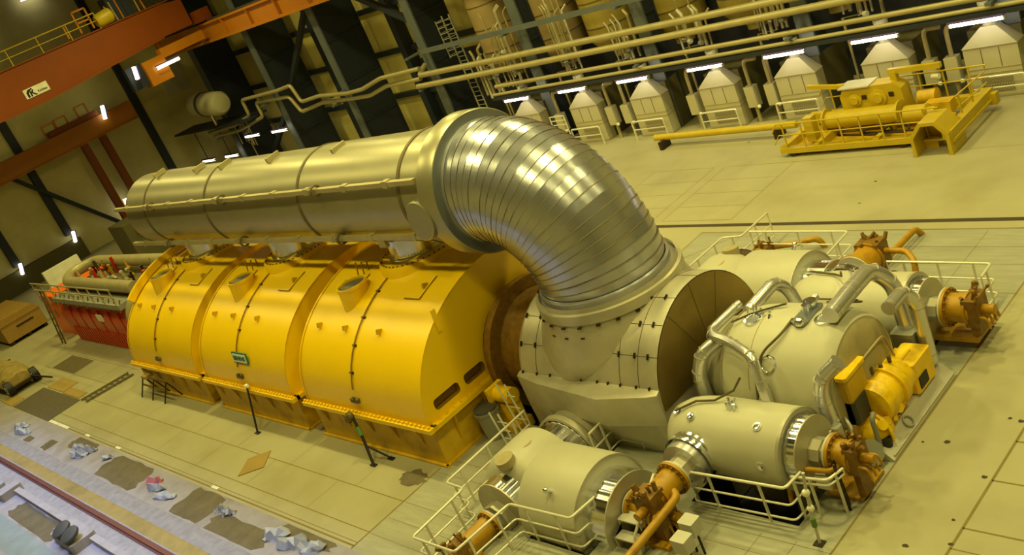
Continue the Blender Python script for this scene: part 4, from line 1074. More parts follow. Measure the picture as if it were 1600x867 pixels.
# wide brown vessels above, with funnel bottoms
VL = ['pinkish brown vessel left, just above the pipe rack beside the caged ladder', 'pinkish brown vessel second from the caged ladder', 'mustard brown vessel third from the caged ladder', 'mustard brown vessel right of the third column', 'mustard brown vessel above the yellow trolley', 'mustard brown vessel at the top right corner']
def vessel(x, label, m):
    t = thing('storage_vessel', label, 'vessel', (x, 40.9, 4), 'brown vessels above the pipe rack')
    mb = MB(); mb.lathe((x, 40.9, 4.9), (0, 0, 1), [(0, 1.5), (9, 1.5)], 40); mb.build('shell', m, t)
    mb = MB(); mb.lathe((x, 40.9, 4.9), (0, 0, -1), [(0, 1.5), (.35, 1.25), (.9, .55), (1.0, .5), (1.2, .5)], 32, False); mb.build('funnel', m, t)
    mb = MB()
    for z in (5.6, 7.0, 8.4): mb.ring((x, 40.9, z), (0, 0, 1), 1.49, .03, .06, 40)
    mb.build_each('hoop', m_seam, t)
    return t
va = vessel(-46.4, VL[0], m_tankp); vb = vessel(-37.7, VL[2], m_tank)
dup(va, (-41.9, 40.9, 4), VL[1])
for x, l in ((-33.4, VL[3]), (-29.0, VL[4]), (-24.6, VL[5])): dup(vb, (x, 40.9, 4), l)
# pipe rack: long beige pipes along the far side
def long_pipe(pts, r, label, m=None, bend=.3):
    mb = MB(); mb.tube(pts, r, 12, bend)
    return single('rack_pipe', mb, m or m_pipe, label, 'pipe', 'long beige pipes on the far wall rack')
long_pipe([(-51.0, 38.0, 6.15), (-50.6, 37.0, 5.83), (10, 37.0, 5.45)], .17, 'topmost thick beige pipe of the long rack, right part')
long_pipe([(-51.2, 37.0, 5.17), (10, 37.0, 5.0)], .17, 'second thick beige pipe of the long rack, just below the topmost')
long_pipe([(-44.5, 37.2, 4.2), (10, 37.2, 4.05)], .12, 'third, thinner pipe of the rack above the tube lamps')
long_pipe([(-45, 37.2, 3.72), (10, 37.2, 3.72)], .10, 'lowest thin pipe of the rack just above the tube lamps')
long_pipe([(-81.5, 37, 4.9), (-76.6, 37, 5.1), (-73.4, 37, 5.6), (-73.35, 37, 6.95), (-67.6, 37, 7.0), (-65.5, 37, 7.15), (-65.1, 37, 5.8), (-62.5, 37, 5.95), (-59, 37, 5.7), (-57.1, 37, 5.75), (-54.6, 37, 6.2), (-50.6, 37.2, 6.2)], .14, 'upper beige pipe with square loops across the dark columns')
long_pipe([(-81.6, 37.3, 4.4), (-76.7, 37.3, 4.55), (-72.0, 37.3, 5.25), (-72.0, 37.3, 6.45), (-66.9, 37.3, 6.3), (-66.2, 37.3, 5.0), (-63.0, 37.3, 5.35), (-59, 37.3, 5.2), (-57.0, 37.3, 5.15), (-54.8, 37.3, 5.55), (-51, 37.3, 5.55)], .14, 'lower beige pipe with square loops across the dark columns')
mb = MB(); mb.box(-49.6, 10, 37.0, 37.25, 7.05, 7.3); single('support_beam', mb, m_bluel, 'long grey blue support beam above the rack pipes', 'beam')
mb = MB(); mb.box(-45, 10, 37.0, 37.3, 3.44, 3.6); single('support_beam', mb, m_blue, 'dark beam carrying the row of tube lamps', 'beam')
# caged ladder and valve clutter
t = thing('caged_ladder', 'grey caged ladder beside the leftmost brown vessel', 'ladder', (-48.0, 38.8, 3))
for x in (-48.6, -47.9):
    mb = MB(); mb.tube([(x, 38.8, 0), (x, 38.8, 8.6)], .05, 8); mb.build('side_rail', m_grey, t)
mb = MB()
for i in range(20): mb.bar((-48.6, 38.8, 2.8 + i * .29), (-47.9, 38.8, 2.8 + i * .29), .04)
mb.build_each('rung', m_grey, t)
for i in range(7):
    mb = MB(); z = 6.3 + i * .35; mb.tube([(-48.6, 38.8, z), (-48.6, 38.2, z), (-48.25, 37.95, z), (-47.9, 38.2, z), (-47.9, 38.8, z)], .025, 6); mb.build('cage_hoop', m_grey, t)
mb = MB()
for x, y in ((-48.6, 38.2), (-48.25, 37.95), (-47.9, 38.2)): mb.bar((x, y, 6.2), (x, y, 8.5), .03)
mb.build_each('cage_bar', m_grey, t)
def bundle(x, label, z0=3.5, z1=6.6, seed=1, n=7):
    t = thing('pipe_bundle', label, 'pipes', (x, 38.6, z0), 'vertical pipe bundles between the vessels')
    rb = random.Random(seed)
    for i in range(n):
        a = x + (i - n / 2) * .26 + rb.uniform(-.05, .05); y = 38.6 + rb.uniform(-.25, .25)
        mb = MB(); zt = z1 - rb.uniform(0, 1.4); mb.tube([(a, y, z0 + rb.uniform(0, .6)), (a + .05, y, zt), (a + rb.choice((-.3, .3)), y + .2, zt + .25)], rb.choice((.04, .05, .08)), 8, .1); mb.build('pipe', rb.choice((m_pipe, m_pipe, m_lgrey)), t)
    g_ = min((-46.0, -41.1, -36.6, -32.1, -27.75, -23.5, -19.2, -78.9), key=lambda q: abs(q - x)); g_ += (x - g_) * .12; mb = MB(); mb.tube([(g_, 38.75, 0), (g_, 38.75, z0 + .3), (x, 38.75, z0 + .35), (x, 38.75, z1 - .5)], .06, 8); mb.build('riser', m_pipe, t)
    for i in range(4):
        a = x + rb.uniform(-.8, .8); z = z0 + rb.uniform(.4, 2.2)
        mb = MB(); mb.cyl((a, 38.35, z), (a + .2, 38.3, z), .11, n=10); mb.build('valve', rb.choice((m_lgrey, m_chrome, m_grey)), t)
    return t
for i, (x, l) in enumerate(((-46.2, 'pipe bundle hanging under the leftmost brown vessel'), (-43.9, 'pipe bundle right of the leftmost brown vessel'), (-39.4, 'pipe bundle between the second and third brown vessels'), (-35.4, 'pipe bundle right of the third brown vessel'), (-30.8, 'pipe bundle above the cabinet at the yellow beam end'), (-26.6, 'pipe bundle above the left half of the trolley'), (-22.2, 'pipe bundle above the right half of the trolley'))):
    bundle(x, l, seed=i + 3, z0=3.6 if i else 3.0, z1=6.4 if i not in (1, 2) else 8.5)
# insulated drum and pipes near the end wall
mb = MB(); mb.box(XE, XE + .15, 38.2, 40.4, 8.4, 11.3); struct('lit_wall_patch', mb, m_lgrey)  # pale panel put in for the stretch of wall lit by a lamp
t = thing('insulated_drum', 'pale insulated drum high on the far wall, left of the pipe loops', 'drum', (-77.6, 36.4, 6.5))
mb = MB(); mb.lathe((-80.2, 36.4, 7.6), (1, 0, -.08), [(0, .3), (.1, .75), (.4, .95), (4.4, .95), (4.7, .75), (4.8, .3)], 30); mb.build('shell', m_cab, t)
mb = MB(); mb.ring((-78.4, 36.4, 7.46), (1, 0, -.08), .94, .06, .35, 30); mb.build('saddle_band', m_dgrey, t)
mb = MB(); mb.cyl((-78.2, 36.4, 6.6), (-78.2, 36.4, 5.6), .14, n=10); mb.build('drain', m_chrome, t)
bundle(-78.6, 'pipe bundle under the insulated drum near the end wall', 2.6, 5.2, 31, 8)
mb = MB(); mb.box(-86.5, -73, 36.2, 38.34, 5.35, 5.5); single('service_platform', mb, m_blue, 'dark service platform under the insulated drum', 'platform')
for x, y, z, l in ((-85.2, 37.4, 2.35, 'small glowing tube in the lower pair under the pipe loops, left one'), (-81.0, 37.6, 2.4, 'small glowing tube in the lower pair under the pipe loops, right one'), (-76.2, 37.8, 3.75, 'small glowing tube in the upper pair under the pipe loops, left one'), (-71.6, 37.8, 3.75, 'small glowing tube in the upper pair under the pipe loops, right one')):
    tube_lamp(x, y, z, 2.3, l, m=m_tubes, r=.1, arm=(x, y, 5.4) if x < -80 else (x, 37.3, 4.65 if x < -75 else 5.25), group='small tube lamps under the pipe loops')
# ---------------------------------------------------------------- lamps on the end wall
for y, z, l in ((19.6, 1.75, 'small lamp on the end wall nearest the left edge'), (24.5, 1.95, 'small lamp on the end wall above the olive partition')):
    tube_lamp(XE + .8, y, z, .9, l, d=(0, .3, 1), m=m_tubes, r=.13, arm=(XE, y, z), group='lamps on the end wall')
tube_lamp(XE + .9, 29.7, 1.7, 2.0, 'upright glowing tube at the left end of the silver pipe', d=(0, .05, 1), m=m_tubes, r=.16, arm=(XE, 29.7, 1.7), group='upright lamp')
# ---------------------------------------------------------------- overhead cranes
GX0, GX1 = -75.6, -74.0
t = thing('overhead_crane', 'big dark orange crane girder crossing the top left corner', 'crane', (-74.8, 20, 13))
prof = [(2.5, 12.95), (24.0, 12.95), (34.0, 13.52), (36.6, 13.52), (36.6, 15.5), (34.5, 15.75), (2.5, 15.75)]
mb = MB(); mb.prism(prof, 'x', GX0, GX1); mb.build('girder', m_orange, t, 20)
mb = MB(); mb.box(GX0 - .1, GX1 + .1, 2.5, 36.6, 15.75, 15.83); mb.prism([(24.0, 12.86), (34, 13.44), (34, 13.54), (24, 12.96)], 'x', GX0, GX1 + .12); mb.box(GX0, GX1 + .12, 2.5, 24, 12.86, 12.96); mb.build('girder_flange', m_orange, t)
mb = MB(); mb.box(GX0 - 3.0, GX1 + .5, 36.9, 38.1, 13.4, 14.3); mb.build('end_carriage', m_orange, t)
mb = MB(); mb.box(GX1 - .5, GX1 + .6, 31.2, 33.0, 10.7, 12.5); mb.box(GX1 - .3, GX1 + .4, 33.0, 36.8, 12.2, 12.9); mb.build('drive_box', m_orange2, t)
mb = MB(); mb.box(GX1 - .2, GX1 + .3, 29.9, 31.2, 10.9, 12.6); mb.build('cable_box', m_blue, t)
for z, r_ in ((16.95, .05), (16.4, .035)):
    mb = MB(); mb.tube([(GX1 + .1, 3, z), (GX1 + .1, 30, z)], r_, 8); mb.build('walkway_rail', m_crane, t)
for i in range(13):
    mb = MB(); y = 3 + i * 2.25; mb.bar((GX1 + .1, y, 15.8), (GX1 + .1, y, 16.95), .06); mb.build('walkway_post', m_crane, t)
mb = MB()
for a, b in (((28.6, 16.0), (28.6, 17.5)), ((29.6, 16.0), (29.6, 17.5)), ((28.6, 17.5), (29.6, 17.5)), ((28.6, 16.7), (29.6, 16.7)), ((27.6, 16.0), (27.6, 16.9))):
    mb.bar((GX1, a[0], a[1]), (GX1, b[0], b[1]), .12)
mb.build_each('hoist_frame', m_orange2, t)
mb = MB(); mb.lathe((GX1, 29.9, 16.3), (0, 1, .1), [(0, .35), (.2, .5), (1.2, .55), (1.4, .3)], 20); mb.build('hoist_motor', m_crane, t)
mb = MB(); mb.box(GX1 - 1.2, GX1, 31.2, 33.0, 15.83, 17.6); mb.build('electric_cabinet', m_blue, t)
rb = random.Random(9)
for i in range(9):
    y = 31.0 + i * .45; mb = MB(); mb.bar((GX1 + .05, y, 15.85), (GX1 + .05 + rb.uniform(-.1, .1), y - .05, 16.9 + rb.uniform(0, .5)), .09); mb.build('cable_chain_link', rb.choice((m_orange2, m_pipe, m_blue)), t)
# name plate with the maker's mark
sg = MB().box(GX1 + .01, GX1 + .05, 22.9, 24.65, 13.5, 14.15).build('name_plate', m_sign, t)
MX = Matrix.Rotation(PI / 2, 4, 'Z') @ Matrix.Rotation(PI / 2, 4, 'X')
mb = MB()
xk = GX1 + .06
for pl in ([(23.05, 13.55), (23.2, 13.55), (23.2, 13.8), (23.28, 13.95), (23.55, 14.02), (23.5, 14.1), (23.2, 14.06), (23.06, 13.9)], [(23.28, 13.56), (23.38, 13.56), (23.38, 13.98), (23.28, 13.92)], [(23.38, 13.76), (23.6, 13.56), (23.75, 13.56), (23.48, 13.8), (23.6, 13.96), (23.5, 13.98), (23.38, 13.84)]):
    mb.prism(pl, 'x', xk - .02, xk)
mb.build('maker_mark', m_black, sg)
text('Köthen', .24, m_clip, sg, Matrix.Translation((GX1 + .06, 24.17, 13.72)) @ MX)
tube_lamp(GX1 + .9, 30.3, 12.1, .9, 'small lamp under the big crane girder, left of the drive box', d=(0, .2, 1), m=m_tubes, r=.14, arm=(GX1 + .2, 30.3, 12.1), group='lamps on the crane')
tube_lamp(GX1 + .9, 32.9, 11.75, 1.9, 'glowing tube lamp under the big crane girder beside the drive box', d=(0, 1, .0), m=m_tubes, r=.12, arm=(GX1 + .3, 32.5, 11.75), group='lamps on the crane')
t = thing('gantry_beam', 'lower orange beam on two legs before the end wall', 'gantry', (-86, 26, 0))
mb = MB(); mb.box(-86.6, -85.8, 5, 33.9, 8.35, 9.75); mb.build('beam', m_orange2, t)
mb = MB(); mb.box(-86.7, -85.7, 5, 33.9, 9.75, 9.85); mb.box(-86.7, -85.7, 5, 33.9, 8.27, 8.35); mb.build('beam_flange', m_orange2, t)
for y in (28.5, 30.2):
    mb = MB(); mb.box(-86.5, -85.9, y, y + .55, 0, 8.3); mb.build('leg', m_orange, t)
mb = MB()
for a, b, c in ((26.4, 27.4, 10.9), (27.5, 28.5, 11.0), (29.5, 30.4, 11.2)):
    for p, q in (((a, 9.95), (a, c)), ((b, 9.95), (b, c)), ((a, c), (b, c)), ((a, 10.3), (b, 10.3))): mb.bar((-86, p[0], p[1]), (-86, q[0], q[1]), .12)
mb.build_each('trolley_frame', m_orange2, t)
mb = MB(); mb.box(-86.4, -85.8, 26.6, 31, 9.9, 10.3); mb.build('trolley_base', m_orange, t)
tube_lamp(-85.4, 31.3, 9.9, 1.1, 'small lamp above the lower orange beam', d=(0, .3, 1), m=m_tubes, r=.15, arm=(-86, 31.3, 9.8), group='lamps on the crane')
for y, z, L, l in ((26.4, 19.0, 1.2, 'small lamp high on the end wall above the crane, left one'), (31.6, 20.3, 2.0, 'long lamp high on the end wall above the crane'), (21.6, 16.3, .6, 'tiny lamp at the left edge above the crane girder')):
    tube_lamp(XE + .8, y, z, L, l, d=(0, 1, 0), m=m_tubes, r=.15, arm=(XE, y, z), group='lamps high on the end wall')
# ================================================================ CRANE TROLLEY ON THE FLOOR
t = thing('crane_trolley', 'yellow crane trolley with railings parked on the floor before the cabinets', 'trolley', (-20.8, 34.6, 0))
def tb(nm, m, *bs):
    mb = MB()
    for b in bs: mb.box(*b)
    return mb.build(nm, m, t)
tb('side_beam', m_crane, (-24.5, -18.7, 33.45, 33.75, .18, .42)); tb('side_beam', m_crane, (-24.5, -16.6, 36.1, 36.4, .3, .75))
mb = MB(); mb.obox((-17.0, 34.6, .72), (.18, 0, 0), (0, 1.9, 0), (0, 0, .16)); mb.obox((-16.85, 34.6, .5), (.1, 0, 0), (0, 1.9, 0), (0, 0, .05)); mb.build('end_beam', m_crane, t)
tb('end_beam', m_crane, (-24.5, -24.2, 33.5, 36.4, .18, .5))
for x in (-22.8, -20.2): tb('cross_beam', m_crane, (x - .12, x + .12, 33.5, 36.3, .2, .5))
# arch at the right front
mb = MB(); mb.prism([(-18.32, 0), (-18.32, .79), (-17.9, 1.33), (-17.28, 1.33), (-16.86, .84), (-16.86, 0), (-17.0, 0), (-17.0, .78), (-17.35, 1.2), (-17.83, 1.2), (-18.2, .74), (-18.2, 0)], 'y', 32.55, 33.75); mb.build('arch_frame', m_crane, t, 20)
tb('arch_panel', m_yel2, (-18.2, -17.0, 33.65, 33.72, .05, 1.15)); tb('arch_rung', m_crane, (-18.2, -17.0, 33.2, 33.3, .3, .4))
for x0, x1 in ((-18.2, -17.7), (-17.35, -17.0)): tb('arch_foot', m_yel2, (x0, x1, 33.3, 33.6, 0, .35))
# hoist drum, gearbox and motors
mb = MB(); mb.lathe((-23.0, 35.0, .85), (1, 0, 0), [(0, .3), (0, .5), (.08, .5), (.08, .36), (3.2, .36), (3.2, .5), (3.28, .5), (3.28, .2)], 30); mb.build('rope_drum', m_crane, t)
mb = MB(); mb.prism([(-22.35, .5), (-22.4, 1.6), (-22.2, 1.95), (-20.1, 1.95), (-19.75, 1.7), (-19.7, .5)], 'y', 35.4, 36.1); gb = mb.build('gearbox', m_crane, t)
for x, r_ in ((-21.75, .28), (-20.75, .36)):
    mb = MB(); mb.lathe((x, 35.42, 1.42), (0, -1, 0), [(0, r_), (.06, r_), (.08, r_ * .6), (.14, r_ * .55), (.14, 0)], 24); mb.build('bearing_cover', m_crane, gb)
for x in (-21.35, -20.2):
    mb = MB(); mb.box(x - .08, x + .12, 35.36, 35.42, 1.42, 1.6); mb.build('name_plate', m_clip, gb)
tb('top_plate', m_lgrey, (-22.35, -21.0, 35.3, 36.2, 1.95, 2.0))
mb = MB(); mb.lathe((-19.6, 35.0, .75), (1, 0, 0), [(0, .2), (.02, .34), (.9, .34), (.95, .22), (1.2, .2)], 24); mb.build('hoist_motor', m_crane, t)
mb = MB(); mb.lathe((-19.4, 36.0, 1.0), (1, 0, 0), [(0, .3), (.7, .3), (.75, .1)], 20); mb.build('travel_motor', m_yel2, t)
tb('control_box', m_crane, (-23.6, -23.2, 34.2, 34.6, .3, 1.35)); tb('control_box', m_yel2, (-18.9, -17.9, 35.2, 35.7, .5, 1.0))
mb = MB(); mb.bar((-20.3, 35.8, 2.3), (-18.2, 35.8, 2.28), .2); mb.bar((-20.1, 35.8, 1.8), (-20.1, 35.8, 2.3), .25); mb.build_each('lifting_arm', m_crane, t)
mb = MB(); mb.bar((-23.9, 35.7, 2.15), (-22.3, 35.7, 1.95), .16); mb.build_each('lifting_arm', m_crane, t)
for i, (x, a) in enumerate(((-21.6, .5), (-20.4, .6), (-19.6, .5))):
    mb = MB(); mb.tube([(x + a * math.cos(q), 34.1 + .1 * math.sin(2 * q), .52 + .25 * math.sin(q)) for q in [PI * k / 12 for k in range(13)]] + [(x + 1.2, 34.0, .45)], .05, 8); mb.build('hose', m_clip, t)
tb('deck_sheet', m_yel2, (-24.3, -18.6, 33.6, 36.3, .16, .2))
for y, xa, xb, n, h in ((33.5, -24.4, -17.5, 8, 1.5), (36.3, -23.6, -16.8, 7, 1.85)):
    for z, r_ in ((h, .035), (h - .5, .025)):
        mb = MB(); mb.tube([(xa - .3, y, z - .4), (xa, y, z), (xb, y, z)], r_, 8); mb.build('hand_rail', m_crane, t)
    for i in range(n):
        x = xa + (xb - xa) * (i + .3) / n; mb = MB(); mb.bar((x, y, .3), (x, y, h), .05); mb.build('rail_post', m_crane, t)
for y0_, y1_ in ((33.5, 36.3),):
    for z in (1.6, 1.15):
        mb = MB(); mb.tube([(-17.1, y0_ + .6, z), (-16.9, y1_, z)], .03, 8); mb.build('hand_rail', m_crane, t)
    for y in (34.2, 35.2): tb('rail_post', m_crane, (-17.08, -17.02, y, y + .06, .7, 1.6))
mb = MB(); mb.cyl((-18.9, 36.35, 1.65), (-18.6, 36.3, 1.65), .11, n=12); mb.build('warning_lamp', m_sign, t)
for x in (-24.0, -19.2):
    for y in (33.6, 36.2):
        mb = MB(); mb.cyl((x, y - .08, .18), (x, y + .08, .18), .18, n=20); mb.build('wheel', m_clip, t)
t = thing('floor_beam', 'long yellow tubular beam lying on the floor left of the trolley', 'beam', (-29.2, 35.8, 0))
mb = MB(); mb.cyl((-33.2, 36.0, .5), (-24.8, 35.5, .62), .16, n=16); mb.build('beam_tube', m_crane, t)
for x in (-32.6, -26.0):
    mb = MB(); mb.box(x - .1, x + .1, 35.5, 36.2, 0, .42); mb.build('support_block', m_clip, t)
# ================================================================ GENERATOR END
t = thing('generator', 'red generator with grey deck and beige pipes beyond the yellow casings', 'generator', (-59, AY, 0))
pr = [(15.15, 0), (15.0, .5), (14.9, 1.2), (14.9, 1.8), (15.05, 2.35), (15.4, 2.75), (16.0, 2.95)]
mb = MB(); mb.prism(pr + [(mir(y), z) for y, z in pr[::-1]], 'x', -63.6, -52.5); mb.build('stator_housing', m_red, t, 50)
mb = MB()
for i in range(26): mb.box(-62.9 + i * .4, -62.75 + i * .4, 14.86, 15.05, .05, 1.0)
mb.build_each('cooler_fin', m_red, t)
mb = MB(); mb.box(-62.9, -52.6, 15.0, 15.2, .02, .95); mb.build('cooler_recess', m_redl, t)
mb = MB(); mb.box(-63.2, -52.3, 14.75, 15.6, 2.75, 3.05); mb.build('walkway', m_grey, t)
mb = MB()
for i in range(14): mb.bar((-62.8 + i * .8, 14.72, 2.7), (-62.8 + i * .8, 15.0, 3.25), .06)
mb.build_each('walkway_bracket', m_seam, t)
for z in (3.95, 3.5):
    mb = MB(); mb.tube([(-66, 14.8, z), (-52.4, 14.8, z)], .045, 8); mb.build('hand_rail', m_pipe, t)
for i in range(9):
    mb = MB(); mb.bar((-65.8 + i * 1.65, 14.8, 2.6), (-65.8 + i * 1.65, 14.8, 3.95), .06); mb.build('rail_post', m_pipe, t)
mb = MB(); mb.tube([(-52, 15.9, 3.5), (-62.8, 15.9, 3.5), (-64.2, 16.8, 3.55), (-63.6, 18.2, 3.6), (-52, 18.4, 3.7)], .34, 14, 1.2); mb.build('cooling_pipe', m_pipe, t)
rb = random.Random(4)
mb = MB(); mb.box(-63.2, -52.8, 15.7, 19.2, 2.9, 3.02); mb.build('roof_deck', m_mat, t)
for i in range(34):
    x = -62.5 + rb.uniform(0, 9.5); y = rb.uniform(16.3, 18.0)
    mb = MB(); mb.cyl((x, y, 2.9), (x + rb.uniform(-.3, .3), y, 3.4 + rb.uniform(0, .7)), rb.uniform(.05, .11), n=8); mb.sphere((x, y, 3.45), .14, 8); mb.build('pipe_fitting', rb.choice((m_redl, m_pipe, m_pipe, m_clip, m_rust)), t)
for k in range(4):
    mb = MB(); x = -52.3 + k * .25; mb.tube([(x, 14.85, .1), (x, 14.8, 2.2), (x, 15.3, 3.0), (x, 16.8, 3.6)], .09, 8, .5); mb.build('end_pipe', m_pipe, t)
mb = MB(); mb.box(-57.3, -56.5, 14.84, 14.92, 1.75, 2.15); mb.build('data_plate', m_sign, t)
mb = MB()
for i in range(6): mb.box(-61.8 + i * 1.6, -61.74 + i * 1.6, 14.87, 15.1, 1.0, 2.4)
mb.build_each('housing_seam', m_redl, t)
t = thing('exciter_housing', 'orange red box housing at the far end of the red generator', 'housing', (-66.2, AY, 0))
mb = MB(); mb.box(-67.6, -64.9, 15.25, 19.6, 0, 2.75, .06); mb.build('housing', m_redo, t)
mb = MB(); mb.box(-66.4, -66.1, 15.2, 15.27, 1.3, 1.75); mb.build('latch_plate', m_grey, t)
t = thing('access_ladder', 'ochre ladder leaning against the orange red housing of the generator', 'ladder', (-64.3, 14.6, 0))
for x in (-64.9, -64.3):
    mb = MB(); mb.tube([(x, 14.3, 0), (x - .6, 15.0, 3.9)], .05, 8); mb.build('side_rail', m_seam, t)
for i in range(8):
    f = (i + .7) / 9; mb = MB(); mb.tube([(-64.9 - .6 * f, 14.3 + .7 * f, 3.9 * f), (-64.3 - .6 * f, 14.3 + .7 * f, 3.9 * f)], .035, 6); mb.build('rung', m_seam, t)
mb = MB(); mb.box(-72.4, -72.1, 17.2, 19.8, 0, 3.1); single('white_board', mb, m_sign, 'white board standing left of the orange red housing', 'board')
t = thing('control_cubicle', 'dark cubicle with a red and yellow panel behind the generator', 'cubicle', (-74, 25, 0))
mb = MB(); mb.box(-75.5, -72.5, 23.6, 27, 0, 3.1); mb.build('housing', m_olive, t)
mb = MB(); mb.box(-72.5, -72.35, 24.3, 25.2, 2.2, 2.9); mb.build('red_panel', m_redl, t)
mb = MB(); mb.box(-72.5, -72.3, 24.9, 26.2, 1.7, 2.3); mb.build('yellow_panel', m_bright, t)
mb = MB(); mb.lathe((-68.5, 27.0, .0), (0, 0, 1), [(0, 1.5), (2.6, 1.5), (3.0, 1.1), (3.1, 0)], 24); single('oil_tank', mb, m_blue, 'blue black round tank behind the left end of the silver pipe', 'tank')
# ================================================================ NEAR LEFT FLOOR ITEMS
t = thing('wooden_crate', 'large wooden crate on dark skids at the left edge', 'crate', (-74.5, 14.2, 0))
mb = MB(); mb.prism([(12.95, .25), (12.95, 1.5), (13.25, 1.85), (15.45, 1.85), (15.75, 1.5), (15.75, .25)], 'x', -77.5, -71.6); mb.build('crate_box', m_wood, t, 15)
mb = MB()
for y in (13.1, 14.3, 15.45): mb.box(-77.4, -71.7, y, y + .22, 0, .25)
mb.build_each('skid', m_clip, t)
mb = MB(); mb.box(-77.5, -71.55, 12.9, 15.8, 1.42, 1.52); mb.build('lid_batten', m_wood, t)
mb = MB(); mb.box(-71.6, -71.57, 13.9, 15.1, .95, 1.06); mb.build('stencil_mark', m_clip, t)
t = thing('wheeled_dolly', 'low dolly with bulging wrapped load on dark wheels at the left edge', 'dolly', (-62, 10.4, 0))
mb = MB(); rb = random.Random(8)
n, m_ = 26, 10; vs = []
for i in range(n):
    for j in range(m_ + 1):
        a = PI * j / m_; k = 1 + rb.uniform(-.08, .08)
        e = .6 + .4 * math.sin(PI * (i + .5) / n) ** .4
        vs.append((-65.8 + 5.6 * i / (n - 1), 10.35 + .95 * math.cos(a) * k * e, .45 + .75 * max(0, math.sin(a)) ** .7 * k * e))
mb.add(vs, [(i * (m_ + 1) + j, i * (m_ + 1) + j + 1, (i + 1) * (m_ + 1) + j + 1, (i + 1) * (m_ + 1) + j) for i in range(n - 1) for j in range(m_)] + [tuple(range(m_ + 1)), tuple((n - 1) * (m_ + 1) + j for j in range(m_ + 1))])
mb.build('wrapped_load', m_wrap, t, 25)
mb = MB(); mb.box(-66, -60.0, 9.5, 11.2, .3, .45); mb.build('platform', m_clip, t)
for x in (-65, -60.3):
    for y in (9.45, 10.95):
        mb = MB(); mb.cyl((x, y, .42), (x, y + .35, .42), .42, n=26); w_ = mb.build('wheel', m_black, t)
        mb = MB(); mb.ring((x, y - .02, .42), (0, 1, 0), .14, .1, .05, 20); mb.build('hub', m_chrome, w_)
mb = MB(); mb.bar((-60.0, 10.9, .5), (-58.2, 11.4, .25), .08); mb.build('drawbar', m_clip, t)
def sheet(x0, x1, y0, y1, m, label, name='floor_mat', h=.02, rot=0):
    mb = MB(); mb.box(x0, x1, y0, y1, 0.004, h); return single(name, mb, m, label, 'mat')
sheet(-60.9, -57.3, 12.25, 13.5, m_mat, 'dark brown square mat on the floor before the generator')
sheet(-58.2, -52.2, 8.95, 10.75, m_matd, 'large dark floor sheet at the left beside the aisle')
sheet(-57.8, -55.2, 10.85, 11.75, m_card, 'flat piece of cardboard beside the large dark sheet', 'cardboard_sheet', .03)
sheet(-55.1, -52.6, 10.8, 11.3, m_card, 'smaller strip of cardboard right of the flat cardboard', 'cardboard_sheet', .03)
sheet(-60.5, -58.5, 8.95, 9.7, m_card, 'cardboard piece at the aisle edge left of the dark sheet', 'cardboard_sheet', .03)
sheet(-52.1, -49.3, 8.95, 9.1, m_sign, 'short white strip at the aisle edge right of the dark sheet', 'white_strip', .02)
for i, (x, l) in enumerate(((-47.0, 'left of the middle'), (-43.2, 'in the middle'), (-33.8, 'right of the middle'))):
    mb = MB(); mb.box(x, x + .5, 9.0, 9.12, .004, .02); single('white_strip', mb, m_sign, 'small pale marker strip on the aisle edge line, ' + l, 'strip', 'marker strips on the aisle edge')
t = thing('lying_ladder', 'metal ladder lying flat on the floor left of the yellow casings', 'ladder', (-51.3, 11.9, 0))
for x in (-51.9, -51.2):
    mb = MB(); mb.tube([(x, 10.7, .08), (x + .55, 13.2, .08)], .05, 8); mb.build('side_rail', m_seam, t)
for i in range(9):
    f = (i + .5) / 9; mb = MB(); mb.tube([(-51.9 + .55 * f, 10.7 + 2.5 * f, .08), (-51.2 + .55 * f, 10.7 + 2.5 * f, .08)], .03, 6); mb.build('rung', m_seam, t)
t = thing('work_trestle', 'dark folding trestle beside the farthest yellow casing', 'trestle', (-45.3, 12.2, 0))
for x in (-46.9, -45.6, -44.2):
    mb = MB(); mb.bar((x, 12.0, 0), (x + .25, 12.45, .9), .06); mb.build('leg', m_clip, t)
    mb = MB(); mb.bar((x + .5, 12.75, 0), (x + .25, 12.45, .9), .06); mb.build('leg', m_clip, t)
for z, y in ((.9, 12.45), (.55, 12.3)):
    mb = MB(); mb.bar((-46.8, y, z), (-43.9, y, z), .06); mb.build('cross_bar', m_seam, t)
mb = MB(); mb.box(-46.4, -45.9, 12.3, 12.7, .9, 1.05); mb.build('tool_pouch', m_card, t)
t = thing('prop_pole', 'thin black pole leaning against the middle yellow casing', 'pole', (-35.2, 11.9, 0))
mb = MB(); mb.tube([(-35.13, 11.9, .02), (-35.5, 12.55, 1.62)], .04, 8); mb.build('pole', m_black, t)
mb = MB(); mb.sphere((-35.52, 12.57, 1.66), .1); mb.build('lamp_head', m_sign, t)
mb = MB(); mb.box(-35.28, -34.98, 11.82, 11.98, 0, .03); mb.build('foot', m_black, t)
t = thing('prop_stand', 'black two legged prop with a green strap against the nearest yellow casing', 'stand', (-27.3, 12.0, 0))
mb = MB(); mb.tube([(-27.25, 11.97, .03), (-27.65, 12.25, .75), (-28.0, 12.45, 1.55)], .05, 8); mb.build('pole', m_black, t)
mb = MB(); mb.tube([(-26.85, 12.42, .05), (-27.5, 12.2, .55)], .035, 8); mb.build('side_leg', m_black, t)
mb = MB(); mb.cyl((-27.72, 12.28, .88), (-27.85, 12.36, 1.15), .08, n=10); mb.build('strap', m_green, t)
mb = MB(); mb.sphere((-28.05, 12.4, 1.5), .14, 10); mb.ring((-28.1, 12.35, 1.5), (1, .3, 0), .16, .03, .04, 16); mb.build('clamp_head', m_seam, t)
for x, y in ((-27.25, 11.97), (-26.82, 12.42)):
    mb = MB(); mb.box(x - .14, x + .14, y - .07, y + .07, 0, .04); mb.build('foot', m_black, t)
